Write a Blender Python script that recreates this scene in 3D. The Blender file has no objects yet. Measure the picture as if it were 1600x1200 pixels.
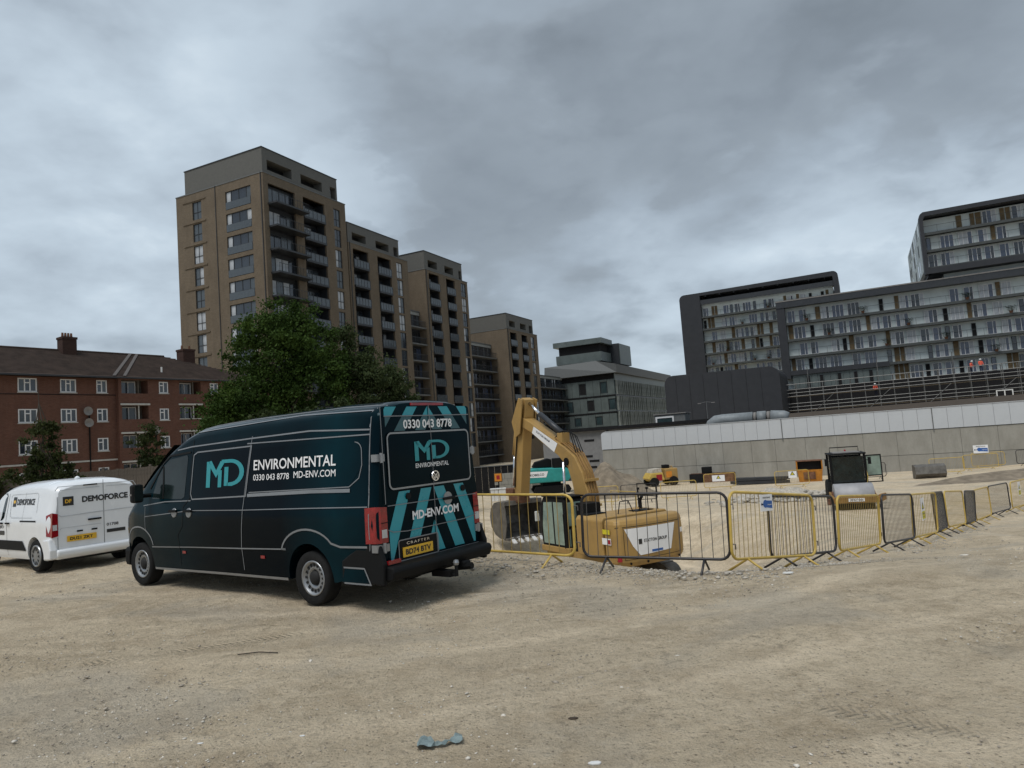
import bpy, math, random
import numpy as np
from mathutils import Vector, Matrix, noise
random.seed(7)
RNG = np.random.default_rng(11)
S = bpy.context.scene
COL = S.collection
D2R = math.radians
# ------------------------------------------------------------------ camera
H_CAM = 1.97
PITCH, ROLL = D2R(4.5), D2R(4.24)
cd = bpy.data.cameras.new('camera'); cam = bpy.data.objects.new('camera', cd); COL.objects.link(cam)
cd.sensor_width = 36; cd.lens = 1108/1600*36; cd.clip_end = 3000; cd.clip_start = 0.1
fwd = Vector((0, math.cos(PITCH), math.sin(PITCH))); up0 = Vector((0, -math.sin(PITCH), math.cos(PITCH))); r0 = Vector((1, 0, 0))
rt = r0*math.cos(ROLL) - up0*math.sin(ROLL); upv = r0*math.sin(ROLL) + up0*math.cos(ROLL)
cam.matrix_world = Matrix(((rt.x, upv.x, -fwd.x, 0), (rt.y, upv.y, -fwd.y, 0), (rt.z, upv.z, -fwd.z, H_CAM), (0, 0, 0, 1)))
S.camera = cam
# ------------------------------------------------------------------ world, sun, exposure
SUN_EL, SUN_AZ = D2R(62), D2R(215)      # compass-like azimuth from +Y towards +X
sun = bpy.data.lights.new('sun', 'SUN'); so = bpy.data.objects.new('sun', sun); COL.objects.link(so)
sun.energy = 1.5; sun.angle = D2R(25); sun.color = (1, .975, .94)
sdir = Vector((math.sin(SUN_AZ)*math.cos(SUN_EL), math.cos(SUN_AZ)*math.cos(SUN_EL), math.sin(SUN_EL)))
so.rotation_euler = (-sdir).to_track_quat('-Z', 'Y').to_euler(); so.location = (0, -10, 60)
S.view_settings.view_transform = 'Standard'; S.view_settings.look = 'None'
S.view_settings.exposure = 0.60; S.view_settings.gamma = 1.0; S.view_settings.use_curve_mapping = False

class NT:
    """small helper to write node trees"""
    def __init__(s, nt): s.nt = nt; s.n = nt.nodes; s.l = nt.links
    def new(s, t, ins={}, **kw):
        n = s.n.new(t)
        for k, v in kw.items(): setattr(n, k, v)
        for k, v in ins.items():
            if isinstance(v, bpy.types.NodeSocket): s.l.new(v, n.inputs[k])
            else: n.inputs[k].default_value = v
        return n
    def m(s, op, a, b=0.0, c=0.0, clamp=False):
        return s.new('ShaderNodeMath', {0: a, 1: b, 2: c}, operation=op, use_clamp=clamp).outputs[0]
    def v(s, op, a, b=(0, 0, 0)):
        n = s.new('ShaderNodeVectorMath', {0: a, 1: b}, operation=op)
        return n.outputs['Value'] if op in ('DOT_PRODUCT', 'LENGTH') else n.outputs[0]
    def vs(s, a, k):
        return s.new('ShaderNodeVectorMath', {0: a, 3: k}, operation='SCALE').outputs[0]
    def mix(s, f, a, b, mode='MIX'):
        n = s.new('ShaderNodeMix', data_type='RGBA', blend_type=mode)
        for k, v in ((0, f), (6, a), (7, b)):
            if isinstance(v, bpy.types.NodeSocket): s.l.new(v, n.inputs[k])
            else: n.inputs[k].default_value = (v if k == 0 or len(v) == 4 else (*v, 1))
        return n.outputs[2]
    def ramp(s, f, pts):
        n = s.new('ShaderNodeValToRGB', {0: f}); e = n.color_ramp.elements
        while len(e) < len(pts): e.new(0.5)
        for i, (p, c) in enumerate(pts): e[i].position = p; e[i].color = c if len(c) == 4 else (*c, 1)
        return n.outputs[0]
    def noise(s, vec, scale, detail=4, rough=.55, dist=0):
        return s.new('ShaderNodeTexNoise', {'Vector': vec, 'Scale': scale, 'Detail': detail, 'Roughness': rough, 'Distortion': dist}).outputs[0]
def g3(v): return (v, v, v)

W = bpy.data.worlds.new('World'); S.world = W; W.use_nodes = True; W.node_tree.nodes.clear()
t = NT(W.node_tree)
tc = t.new('ShaderNodeTexCoord').outputs['Generated']
dirn = t.v('NORMALIZE', tc)
sx = t.new('ShaderNodeSeparateXYZ', {0: dirn})
zc = t.m('MAXIMUM', sx.outputs[2], 0.0)
den = t.m('ADD', zc, 0.34)
uv = t.new('ShaderNodeCombineXYZ', {0: t.m('DIVIDE', sx.outputs[0], den), 1: t.m('DIVIDE', sx.outputs[1], den), 2: t.m('MULTIPLY', zc, 1.2)}).outputs[0]
n1 = t.noise(uv, 1.9, 5, .50, .15)
uv2 = t.v('ADD', uv, (7.3, 2.1, 4.0))
n2 = t.noise(uv2, 4.6, 5, .50, .12)
n3 = t.noise(uv, 11, 5, .55, .1)
br = t.m('ADD', t.m('MULTIPLY', n1, 1.15), t.m('ADD', t.m('MULTIPLY', n2, .75), t.m('MULTIPLY', n3, .16)))
br = t.m('SUBTRACT', br, 1.02)                         # about -.25 .. .25
# large banks of darker and brighter cloud, in fixed compass directions
def pdir(px, py):
    d = fwd + rt*((px-800)/1108) - upv*((py-600)/1108); d.normalize(); return tuple(d)
for (px, py, sg, amp) in ((1230, 120, .17, -.34), (1330, 110, .10, -.08), (1010, 170, .12, -.18), (1480, 40, .16, -.20), (640, 110, .15, -.18), (800, 260, .13, -.13), (800, 390, .11, -.10),
                          (300, 150, .22, .20), (60, 330, .22, .15), (90, 60, .18, .02), (1380, 290, .14, .22), (1000, 400, .18, .10), (1180, 420, .2, .10), (1560, 200, .12, .12), (620, 330, .06, .10), (600, 30, .1, -.12)):
    dt = t.v('DOT_PRODUCT', dirn, pdir(px, py))
    dt = t.m('ADD', dt, t.m('MULTIPLY', t.m('SUBTRACT', n2, .5), .09))
    f = t.m('SMOOTHSTEP' if False else 'MULTIPLY', t.m('SUBTRACT', dt, math.cos(sg*1.9)), 1/(1-math.cos(sg*1.9)), clamp=True)
    br = t.m('ADD', br, t.m('MULTIPLY', t.m('MULTIPLY', f, f), amp))
cloud = t.ramp(t.m('ADD', t.m('MULTIPLY', br, .86), .52), [(0.0, (.142, .166, .188)), (.22, (.182, .212, .242)), (.38, (.215, .250, .284)), (.50, (.258, .304, .350)), (.64, (.325, .382, .436)), (.84, (.388, .456, .516)), (1.0, (.47, .54, .595))])
sky = t.new('ShaderNodeTexSky', sky_type='NISHITA', sun_disc=False, sun_elevation=SUN_EL, sun_rotation=SUN_AZ, air_density=1.0, dust_density=2.0)
cl10 = t.vs(cloud, 9.6)
full = t.mix(.93, sky.outputs[0], cl10)
bg = t.new('ShaderNodeBackground', {'Color': full, 'Strength': .1})
wo = t.new('ShaderNodeOutputWorld', {'Surface': bg.outputs[0]})

# ------------------------------------------------------------------ materials
MATS = {}
def mat(name, col, rough=.7, metal=0.0, var=.12, vs=3.0, spec=.5, bump=0, bs=40, coat=0, sheet=None, alpha=1, emit=None):
    """plain procedural material with noise in tone and roughness"""
    if name in MATS: return MATS[name]
    if rough >= .55 and spec == .5: spec = .22
    m = bpy.data.materials.new(name); m.use_nodes = True; m.node_tree.nodes.clear(); q = NT(m.node_tree)
    oc = q.new('ShaderNodeTexCoord').outputs['Object']
    n = q.noise(oc, vs, 5, .6)
    c0 = tuple(x*(1-var) for x in col); c1 = tuple(min(1, x*(1+var)) for x in col)
    c = q.ramp(n, [(.3, c0), (.7, c1)])
    ins = {'Base Color': c, 'Roughness': q.m('ADD', q.m('MULTIPLY', n, .16), max(0.0, rough-.08)), 'Metallic': metal, 'Specular IOR Level': spec, 'Coat Weight': coat, 'Coat Roughness': .05, 'Alpha': alpha}
    if emit: ins['Emission Color'] = (*emit, 1); ins['Emission Strength'] = 1
    b = q.new('ShaderNodeBsdfPrincipled', ins)
    if bump:
        bn = q.new('ShaderNodeBump', {'Height': q.noise(oc, bs, 4, .6), 'Strength': bump, 'Distance': .02}); q.l.new(bn.outputs[0], b.inputs['Normal'])
    q.new('ShaderNodeOutputMaterial', {'Surface': b.outputs[0]}); MATS[name] = m; return m
def brickmat(name, c1, c2, mortar, stain=.35, sc=1.0):
    m = bpy.data.materials.new(name); m.use_nodes = True; m.node_tree.nodes.clear(); q = NT(m.node_tree)
    oc = q.new('ShaderNodeTexCoord').outputs['Object']; s = q.new('ShaderNodeSeparateXYZ', {0: oc})
    v = q.new('ShaderNodeCombineXYZ', {0: q.m('ADD', s.outputs[0], s.outputs[1]), 1: s.outputs[2]}).outputs[0]
    b = q.new('ShaderNodeTexBrick', {'Vector': v, 'Color1': (*c1, 1), 'Color2': (*c2, 1), 'Mortar': (*mortar, 1), 'Scale': sc, 'Mortar Size': .006, 'Brick Width': .225, 'Row Height': .075, 'Bias': -.1})
    st = q.noise(oc, .35, 6, .65); st2 = q.noise(q.v('MULTIPLY', oc, (1.2, 1.2, .25)), 1.1, 5, .6); blk = q.noise(q.v('MULTIPLY', oc, (2.5, 2.5, 9)), 1.0, 2, .5)
    c = q.mix(q.m('MULTIPLY', q.m('SUBTRACT', st, .35, clamp=True), stain*2, clamp=True), b.outputs[0], tuple(x*.55 for x in c1))
    c = q.mix(q.m('MULTIPLY', q.m('SUBTRACT', st2, .45, clamp=True), stain*1.6, clamp=True), c, tuple(min(1, x*1.35) for x in c2))
    c = q.mix(q.m('MULTIPLY', q.m('SUBTRACT', blk, .48, clamp=True), 3.0, clamp=True), c, tuple(x*.7 for x in c2))
    p = q.new('ShaderNodeBsdfPrincipled', {'Base Color': c, 'Roughness': .88, 'Specular IOR Level': .2})
    bn = q.new('ShaderNodeBump', {'Height': b.outputs['Fac'], 'Strength': .3, 'Distance': .01}, invert=True); q.l.new(bn.outputs[0], p.inputs['Normal'])
    q.new('ShaderNodeOutputMaterial', {'Surface': p.outputs[0]}); MATS[name] = m; return m
brickmat('brown_brick', (.118, .092, .064), (.165, .128, .090), (.15, .135, .11), .55)
brickmat('chimney_brick', (.045, .024, .019), (.062, .033, .026), (.05, .04, .035), .5)
brickmat('red_brick', (.108, .047, .032), (.142, .064, .044), (.14, .11, .09), .5)
mat('grey_cladding', (.105, .103, .094), .6, var=.08)
mat('dark_metal', (.022, .024, .027), .5, var=.2)
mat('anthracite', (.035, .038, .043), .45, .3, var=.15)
mat('glass_dark', (.018, .024, .034), .07, var=.3, vs=.8, spec=1.0)
mat('glass_blue', (.045, .06, .10), .08, var=.4, vs=.5, spec=1.0)
mat('glass_teal', (.03, .05, .055), .06, var=.4, vs=.3, spec=.9)
mat('glass_rail', (.055, .066, .075), .16, var=.15, spec=.8)
mat('curtain', (.34, .36, .38), .5, var=.35, vs=1.3, spec=.8)
mat('window_white', (.62, .62, .62), .5, var=.06)
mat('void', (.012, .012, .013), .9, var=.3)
mat('pale_panel', (.50, .55, .545), .7, var=.1, vs=.8)
mat('wood_panel', (.125, .088, .045), .65, var=.3, vs=2)
mat('slab_grey', (.12, .125, .125), .7, var=.15)
mat('gallery_slab', (.062, .068, .068), .7, var=.15)
mat('pale_band', (.26, .27, .26), .7)
mat('charcoal_clad', (.034, .036, .041), .55, var=.1, vs=1)
mat('grey_green_panel', (.088, .108, .106), .45, var=.18, vs=.5)
mat('roof_grey', (.10, .105, .105), .6, var=.08)
mat('fin_metal', (.20, .22, .205), .4, .1, var=.3, vs=.6)
mat('louvre_grey', (.19, .19, .19), .7)
mat('duct_metal', (.20, .22, .23), .55, .1, var=.15)
mat('scaffold_tube', (.15, .15, .145), .5, .5, var=.3)
mat('scaffold_board', (.16, .13, .09), .8)
mat('yellow_paint', (.50, .345, .075), .42, var=.18, vs=5)
mat('black_paint', (.018, .016, .017), .4, var=.3)
mat('steel_bar', (.10, .095, .09), .5, .4, var=.3)
mat('yellow_bar', (.32, .22, .06), .5, var=.3)
mat('tyre_rubber', (.012, .012, .012), .85, var=.3, vs=12, bump=.3)
mat('rim_silver', (.30, .31, .32), .38, .7, var=.1)
mat('rim_dark', (.02, .02, .02), .7)
mat('trim_black', (.0055, .006, .0065), .6, var=.2, spec=.18)
mat('stripe_silver', (.20, .21, .22), .4, .2, var=.1)
mat('teal_vinyl', (.010, .27, .33), .28, var=.06, vs=1.2, coat=.3)
mat('teal_logo', (.016, .25, .28), .35, var=.04)
mat('white_vinyl', (.78, .78, .78), .4, var=.04)
mat('black_vinyl', (.015, .015, .016), .4)
mat('amber_plate', (.72, .42, .03), .35, var=.08)
mat('red_lens', (.24, .008, .012), .12, var=.3, vs=9, coat=.6)
mat('clear_lens', (.5, .5, .5), .15, coat=.5)
mat('cab_glass', (.008, .014, .014), .06, var=.6, vs=2.5, spec=.45)
mat('green_glass', (.20, .27, .23), .1, var=.25, vs=2.5, spec=.9)
mat('van_white', (.74, .76, .78), .25, var=.03, vs=2, coat=.6)
mat('plant_yellow', (.335, .208, .068), .45, var=.14, vs=2.2, bump=.08, bs=9)
def grimy(name, base, dirt):
    m = bpy.data.materials.new(name); m.use_nodes = True; m.node_tree.nodes.clear(); q = NT(m.node_tree)
    oc = q.new('ShaderNodeTexCoord').outputs['Object']; n = q.noise(oc, 1.6, 6, .68); n2 = q.noise(q.v('MULTIPLY', oc, (1, 1, .22)), 3.2, 5, .6); n3 = q.noise(oc, 16, 5, .7)
    c = q.mix(q.m('MULTIPLY', q.m('SUBTRACT', n, .46, clamp=True), 3.2, clamp=True), base, tuple(a*.62+b*.38 for a, b in zip(base, dirt)))
    c = q.mix(q.m('MULTIPLY', q.m('SUBTRACT', n2, .52, clamp=True), 3.0, clamp=True), c, tuple(a*.45+b*.55 for a, b in zip(base, dirt)))
    c = q.mix(q.m('MULTIPLY', q.m('SUBTRACT', n3, .60, clamp=True), 3.5, clamp=True), c, dirt)
    p = q.new('ShaderNodeBsdfPrincipled', {'Base Color': c, 'Roughness': q.m('ADD', q.m('MULTIPLY', n, .35), .35), 'Specular IOR Level': .35})
    bn = q.new('ShaderNodeBump', {'Height': n3, 'Strength': .12, 'Distance': .02}); q.l.new(bn.outputs[0], p.inputs['Normal'])
    q.new('ShaderNodeOutputMaterial', {'Surface': p.outputs[0]}); MATS[name] = m
del MATS['plant_yellow']; grimy('plant_yellow', (.36, .222, .07), (.14, .10, .06))
mat('plant_yellow_worn', (.25, .14, .045), .55, var=.3, vs=3)
mat('bucket_steel', (.15, .14, .125), .55, .4, var=.35, vs=3, bump=.2)
mat('bucket_inside', (.17, .165, .155), .5, .4, var=.4, vs=3)
mat('tooth_steel', (.60, .60, .58), .5, .1)
mat('chrome', (.75, .76, .78), .15, 1.0)
mat('rust', (.15, .075, .045), .8, .1, var=.5, vs=5)
mat('teal_machine', (.02, .25, .23), .4, var=.15)
mat('roof_tile', (.052, .037, .030), .9, var=.3, vs=1.2, bump=.4, bs=6)
mat('lead_grey', (.20, .19, .18), .7)
mat('lead_flashing', (.11, .10, .095), .8)
mat('bark', (.06, .05, .04), .9, bump=.4, bs=10)
mat('concrete_rail', (.42, .41, .38), .8)
mat('timber_fence', (.10, .085, .07), .85, var=.3, vs=4)
mat('hi_vis', (.75, .13, .08), .7)
mat('red_paint', (.30, .02, .03), .6)
mat('sign_blue', (.02, .10, .34), .5)
mat('sign_yellow', (.60, .52, .02), .5)
mat('sign_orange', (.60, .22, .02), .5)
mat('skin', (.32, .18, .12), .7)
mat('navy_cloth', (.02, .025, .05), .9)
mat('white_plastic', (.62, .62, .60), .5)
mat('tape_yellow', (.45, .40, .12), .6)
mat('dark_soil', (.062, .048, .036), .95, var=.4, vs=3, bump=.8, bs=8)
mat('grey_soil', (.20, .165, .122), .95, var=.35, vs=2, bump=.8, bs=6)
mat('rubble_mat', (.40, .365, .31), .95, var=.35, vs=9, bump=.5)
mat('plastic_blue', (.17, .22, .22), .4, var=.25, vs=30)
mat('roller_steel', (.32, .32, .33), .6, .25, var=.12)
mat('skip_orange', (.38, .15, .02), .6, var=.25)

def van_paint():
    m = bpy.data.materials.new('navy_wrap'); m.use_nodes = True; m.node_tree.nodes.clear(); q = NT(m.node_tree)
    oc = q.new('ShaderNodeTexCoord').outputs['Object']; s = q.new('ShaderNodeSeparateXYZ', {0: oc})
    # printed wrap: black-navy with a teal bloom at both ends of the side (part of the artwork)
    a = q.m('SUBTRACT', 1.0, q.m('MULTIPLY', q.m('ABSOLUTE', q.m('ADD', s.outputs[0], .55)), .9), clamp=True)
    b = q.m('SUBTRACT', 1.0, q.m('MULTIPLY', q.m('ABSOLUTE', q.m('SUBTRACT', s.outputs[0], 4.0)), .55), clamp=True)
    up = q.m('MULTIPLY', q.m('SUBTRACT', s.outputs[2], 2.1), 2.4, clamp=True)
    k = q.m('MAXIMUM', q.m('MAXIMUM', q.m('MULTIPLY', a, .8), q.m('MULTIPLY', b, .55)), q.m('MULTIPLY', up, .6))
    k = q.m('MULTIPLY', k, q.m('MULTIPLY', q.noise(oc, 1.1, 3), 1.1))
    c = q.mix(k, (.0014, .0032, .0056), (.002, .034, .046))
    p = q.new('ShaderNodeBsdfPrincipled', {'Base Color': c, 'Roughness': q.m('ADD', q.m('MULTIPLY', q.noise(oc, 7, 5), .10), .07), 'Specular IOR Level': .075, 'Specular Tint': (.55, .85, 1.0, 1)})
    bn = q.new('ShaderNodeBump', {'Height': q.noise(oc, 1.6, 2), 'Strength': .10, 'Distance': .05}); q.l.new(bn.outputs[0], p.inputs['Normal'])
    q.new('ShaderNodeOutputMaterial', {'Surface': p.outputs[0]}); MATS['navy_wrap'] = m
van_paint()
def leafmat(name, c0, c1, c2):
    m = bpy.data.materials.new(name); m.use_nodes = True; m.node_tree.nodes.clear(); q = NT(m.node_tree)
    oc = q.new('ShaderNodeTexCoord').outputs['Object']
    c = q.ramp(q.noise(oc, .55, 5, .7), [(.32, c0), (.5, c1), (.68, c2)])
    c = q.mix(q.m('MULTIPLY', q.noise(oc, 9, 2), .5), c, c0)
    p = q.new('ShaderNodeBsdfPrincipled', {'Base Color': c, 'Roughness': .75, 'Specular IOR Level': .12})
    tr = q.new('ShaderNodeBsdfTranslucent', {'Color': c}); mx = q.new('ShaderNodeMixShader', {0: .25, 1: p.outputs[0], 2: tr.outputs[0]})
    q.new('ShaderNodeOutputMaterial', {'Surface': mx.outputs[0]}); MATS[name] = m
leafmat('leaf_bright', (.020, .038, .010), (.044, .080, .015), (.078, .125, .022))
leafmat('leaf_dull', (.026, .040, .015), (.050, .070, .026), (.080, .098, .040))
leafmat('leaf_olive', (.020, .030, .010), (.038, .050, .016), (.062, .066, .024))

# ------------------------------------------------------------------ mesh helpers
class MB:
    def __init__(s, M=None): s.v = []; s.f = []; s.M = M
    def add(s, vs, fs):
        o = len(s.v)
        s.v += [tuple(s.M @ Vector(p)) if s.M else tuple(p) for p in vs]
        s.f += [tuple(i+o for i in f) for f in fs]; return s
    def box(s, x0, y0, z0, x1, y1, z1):
        if x0 > x1: x0, x1 = x1, x0
        if y0 > y1: y0, y1 = y1, y0
        if z0 > z1: z0, z1 = z1, z0
        return s.add([(x0, y0, z0), (x1, y0, z0), (x1, y1, z0), (x0, y1, z0), (x0, y0, z1), (x1, y0, z1), (x1, y1, z1), (x0, y1, z1)],
                     [(0, 3, 2, 1), (4, 5, 6, 7), (0, 1, 5, 4), (1, 2, 6, 5), (2, 3, 7, 6), (3, 0, 4, 7)])
    def prism(s, poly, ax, a, b):
        """extrude polygon (list of 2-tuples) along axis ax ('x','y','z') from a to b"""
        def P(p, h): return {'x': (h, p[0], p[1]), 'y': (p[0], h, p[1]), 'z': (p[0], p[1], h)}[ax]
        n = len(poly); vs = [P(p, a) for p in poly]+[P(p, b) for p in poly]
        return s.add(vs, [tuple(range(n))[::-1], tuple(range(n, 2*n))]+[(i, (i+1) % n, n+(i+1) % n, n+i) for i in range(n)])
    def tube(s, pts, r, n=8, cap=True, closed=False):
        pts = [Vector(p) for p in pts]; rings = []; m = len(pts); u = None
        for i, p in enumerate(pts):
            if closed: d = pts[(i+1) % m]-pts[i-1]
            else: d = pts[min(i+1, m-1)]-pts[max(i-1, 0)]
            d.normalize()
            if u is None: u = d.orthogonal().normalized()
            else: u = (u-d*u.dot(d)).normalized()
            w = d.cross(u); rr = r[i] if isinstance(r, (list, tuple)) else r
            rings.append([tuple(p+(u*math.cos(2*math.pi*k/n)+w*math.sin(2*math.pi*k/n))*rr) for k in range(n)])
        vs = [q for rg in rings for q in rg]; fs = []
        for i in range(m if closed else m-1):
            a, b = i*n, ((i+1) % m)*n
            fs += [(a+k, a+(k+1) % n, b+(k+1) % n, b+k) for k in range(n)]
        if cap and not closed: fs += [tuple(range(n))[::-1], tuple(range((m-1)*n, m*n))]
        return s.add(vs, fs)
    def lathe(s, prof, n=32, ax='y', c=(0, 0, 0), cap=True):
        """prof: list of (radius, height along axis)"""
        vs = []
        for r, h in prof:
            for k in range(n):
                a = 2*math.pi*k/n; p, q = r*math.cos(a), r*math.sin(a)
                e = {'y': (p, h, q), 'x': (h, p, q), 'z': (p, q, h)}[ax]
                vs.append((e[0]+c[0], e[1]+c[1], e[2]+c[2]))
        fs = []
        for i in range(len(prof)-1):
            fs += [(i*n+k, i*n+(k+1) % n, (i+1)*n+(k+1) % n, (i+1)*n+k) for k in range(n)]
        if cap: fs += [tuple(range(n)), tuple(range((len(prof)-1)*n, len(prof)*n))]
        return s.add(vs, fs)
    def mesh(s, name, m, smooth=False):
        me = bpy.data.meshes.new(name); me.from_pydata(s.v, [], s.f)
        me.materials.append(MATS[m] if isinstance(m, str) else m)
        if smooth: me.polygons.foreach_set('use_smooth', [True]*len(me.polygons))
        me.update(); return me
    def build(s, name, m, parent=None, smooth=False, bevel=0, **kw):
        return ob(name, s.mesh(name, m, smooth), parent, bevel=bevel, **kw)
def ob(name, me, parent=None, loc=None, rot=None, bevel=0, **kw):
    o = bpy.data.objects.new(name, me); COL.objects.link(o)
    if parent is not None: o.parent = parent
    if loc is not None: o.location = loc
    if rot is not None: o.rotation_euler = rot
    if bevel:
        b = o.modifiers.new('bevel', 'BEVEL'); b.width = bevel; b.segments = 2; b.limit_method = 'ANGLE'; b.angle_limit = D2R(35)
    for k, v in kw.items(): o[k] = v
    return o
def tag(o, label, cat, group=None):
    o['label'] = label; o['category'] = cat
    if group: o['group'] = group
    return o
def thing(name, loc, rz, label, cat, group=None):
    o = bpy.data.objects.new(name, None); COL.objects.link(o); o.location = loc; o.rotation_euler = (0, 0, rz); o.empty_display_size = .3
    return tag(o, label, cat, group)
def dup(src, loc=None, rz=None, label=None):
    def cp(o, par):
        c = o.copy(); COL.objects.link(c)
        if par is not None: c.parent = par; c.matrix_parent_inverse = o.matrix_parent_inverse.copy()
        for ch in KIDS.get(o.name, []): cp(ch, c)
        return c
    KIDS = {}
    def reg(o):
        KIDS[o.name] = list(o.children)
        for ch in o.children: reg(ch)
    reg(src); r = cp(src, None)
    if loc is not None: r.location = loc
    if rz is not None: r.rotation_euler = (0, 0, rz)
    if label: r['label'] = label
    return r
def part_box(name, m, parent, b, bevel=0): return MB().box(*b).build(name, m, parent, bevel=bevel)
def wall_holes(x0, x1, z0, z1, holes, depth, M, mb, y=0.0, back=False):
    """sheet in local xz at y with rectangular holes and reveals going to y+depth"""
    xs = sorted({x0, x1}|{h[0] for h in holes}|{h[2] for h in holes}); zs = sorted({z0, z1}|{h[1] for h in holes}|{h[3] for h in holes})
    xs = [x for x in xs if x0 <= x <= x1]; zs = [z for z in zs if z0 <= z <= z1]
    old = mb.M; mb.M = M
    for i in range(len(xs)-1):
        run = None
        for j in range(len(zs)-1):
            cx, cz = (xs[i]+xs[i+1])/2, (zs[j]+zs[j+1])/2
            inh = any(h[0] < cx < h[2] and h[1] < cz < h[3] for h in holes)
            if not inh:
                run = run if run is not None else zs[j]
            if (inh or j == len(zs)-2) and run is not None:
                top = zs[j] if inh else zs[j+1]
                mb.add([(xs[i], y, run), (xs[i+1], y, run), (xs[i+1], y, top), (xs[i], y, top)], [(0, 1, 2, 3)]); run = None
    for a, b, c, d in holes:
        mb.add([(a, y, b), (c, y, b), (c, y, d), (a, y, d), (a, y+depth, b), (c, y+depth, b), (c, y+depth, d), (a, y+depth, d)],
               [(0, 4, 5, 1), (1, 5, 6, 2), (2, 6, 7, 3), (3, 7, 4, 0)]+([(4, 7, 6, 5)] if back else []))
    mb.M = old
def text2d(s, width=None, height=None, bold=.0, space=1.0, shear=0):
    cu = bpy.data.curves.new('lettering', 'FONT'); cu.body = s; cu.size = 1; cu.offset = 0.0; cu.resolution_u = 3; cu.space_character = space; cu.shear = shear
    o = bpy.data.objects.new('lettering', cu); COL.objects.link(o)
    me = bpy.data.meshes.new_from_object(o.evaluated_get(bpy.context.evaluated_depsgraph_get()))
    vs = [(v.co.x, v.co.y) for v in me.vertices]; fs = [tuple(p.vertices) for p in me.polygons]
    if bold:            # fatten the strokes by pushing boundary vertices outwards
        cnt = {}
        for f in fs:
            ar = sum(vs[f[i-1]][0]*vs[f[i]][1]-vs[f[i]][0]*vs[f[i-1]][1] for i in range(len(f)))
            g_ = f if ar > 0 else f[::-1]
            for i in range(len(g_)): cnt[(g_[i-1], g_[i])] = 1
        nv = {}
        for (p, q) in cnt:
            if (q, p) in cnt: continue
            dx, dy = vs[q][0]-vs[p][0], vs[q][1]-vs[p][1]; L = math.hypot(dx, dy) or 1
            for k in (p, q): nv.setdefault(k, []).append((dy/L, -dx/L))
        new = list(vs)
        for k, ns in nv.items():
            sx_, sy_ = sum(n[0] for n in ns), sum(n[1] for n in ns); L = math.hypot(sx_, sy_)
            if L < 1e-4: continue
            sx_, sy_ = sx_/L, sy_/L; mi = min(1.6, 1/max(.4, sx_*ns[0][0]+sy_*ns[0][1])); new[k] = (vs[k][0]+sx_*bold*mi, vs[k][1]+sy_*bold*mi)
        vs = new
    bpy.data.objects.remove(o); bpy.data.meshes.remove(me); bpy.data.curves.remove(cu)
    ax = min(v[0] for v in vs); bx = max(v[0] for v in vs); ay = min(v[1] for v in vs); by = max(v[1] for v in vs)
    kx = (width/(bx-ax)) if width else None; ky = (height/(by-ay)) if height else kx
    if kx is None: kx = ky
    return [((x-ax)*kx, (y-ay)*ky) for x, y in vs], fs
def put2d(name, shape, fn, m, parent, **kw):
    """map a flat shape (verts, faces) onto a surface through fn(u, v) -> xyz"""
    vs, fs = shape; return MB().add([fn(u, v) for u, v in vs], fs).build(name, m, parent, **kw)
def stroke(pts, w, closed=False):
    """2D thick polyline -> (verts, faces)"""
    P = [Vector((p[0], p[1])) for p in pts]; vs = []; n = len(P)
    for i in range(n):
        a = P[i-1] if (i > 0 or closed) else P[i]; b = P[(i+1) % n] if (i < n-1 or closed) else P[i]
        d1 = (P[i]-a); d2 = (b-P[i]); d1 = d1.normalized() if d1.length > 1e-9 else d2.normalized(); d2 = d2.normalized() if d2.length > 1e-9 else d1
        t_ = (d1+d2); t_ = t_.normalized() if t_.length > 1e-6 else d1
        nn = Vector((-t_.y, t_.x)); k = min(2.0, 1/max(.35, nn.dot(Vector((-d1.y, d1.x)))))
        vs += [tuple(P[i]+nn*w/2*k), tuple(P[i]-nn*w/2*k)]
    fs = [(2*i, 2*i+1, 2*((i+1) % n)+1, 2*((i+1) % n)) for i in range(n if closed else n-1)]
    return vs, fs
def merge(*sh):
    vs = []; fs = []
    for v, f in sh:
        o = len(vs); vs += v; fs += [tuple(i+o for i in q) for q in f]
    return vs, fs
def rrect(x0, y0, x1, y1, r, n=5):
    out = []
    for cx, cy, a0 in ((x1-r, y0+r, -90), (x1-r, y1-r, 0), (x0+r, y1-r, 90), (x0+r, y0+r, 180)):
        for k in range(n+1):
            a = D2R(a0+90*k/n); out.append((cx+r*math.cos(a), cy+r*math.sin(a)))
    return out
def subdiv(pts, step):
    out = []
    for a, b in zip(pts, pts[1:]):
        n = max(1, int(math.dist(a, b)/step))
        out += [(a[0]+(b[0]-a[0])*k/n, a[1]+(b[1]-a[1])*k/n) for k in range(n)]
    return out+[pts[-1]]

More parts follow.
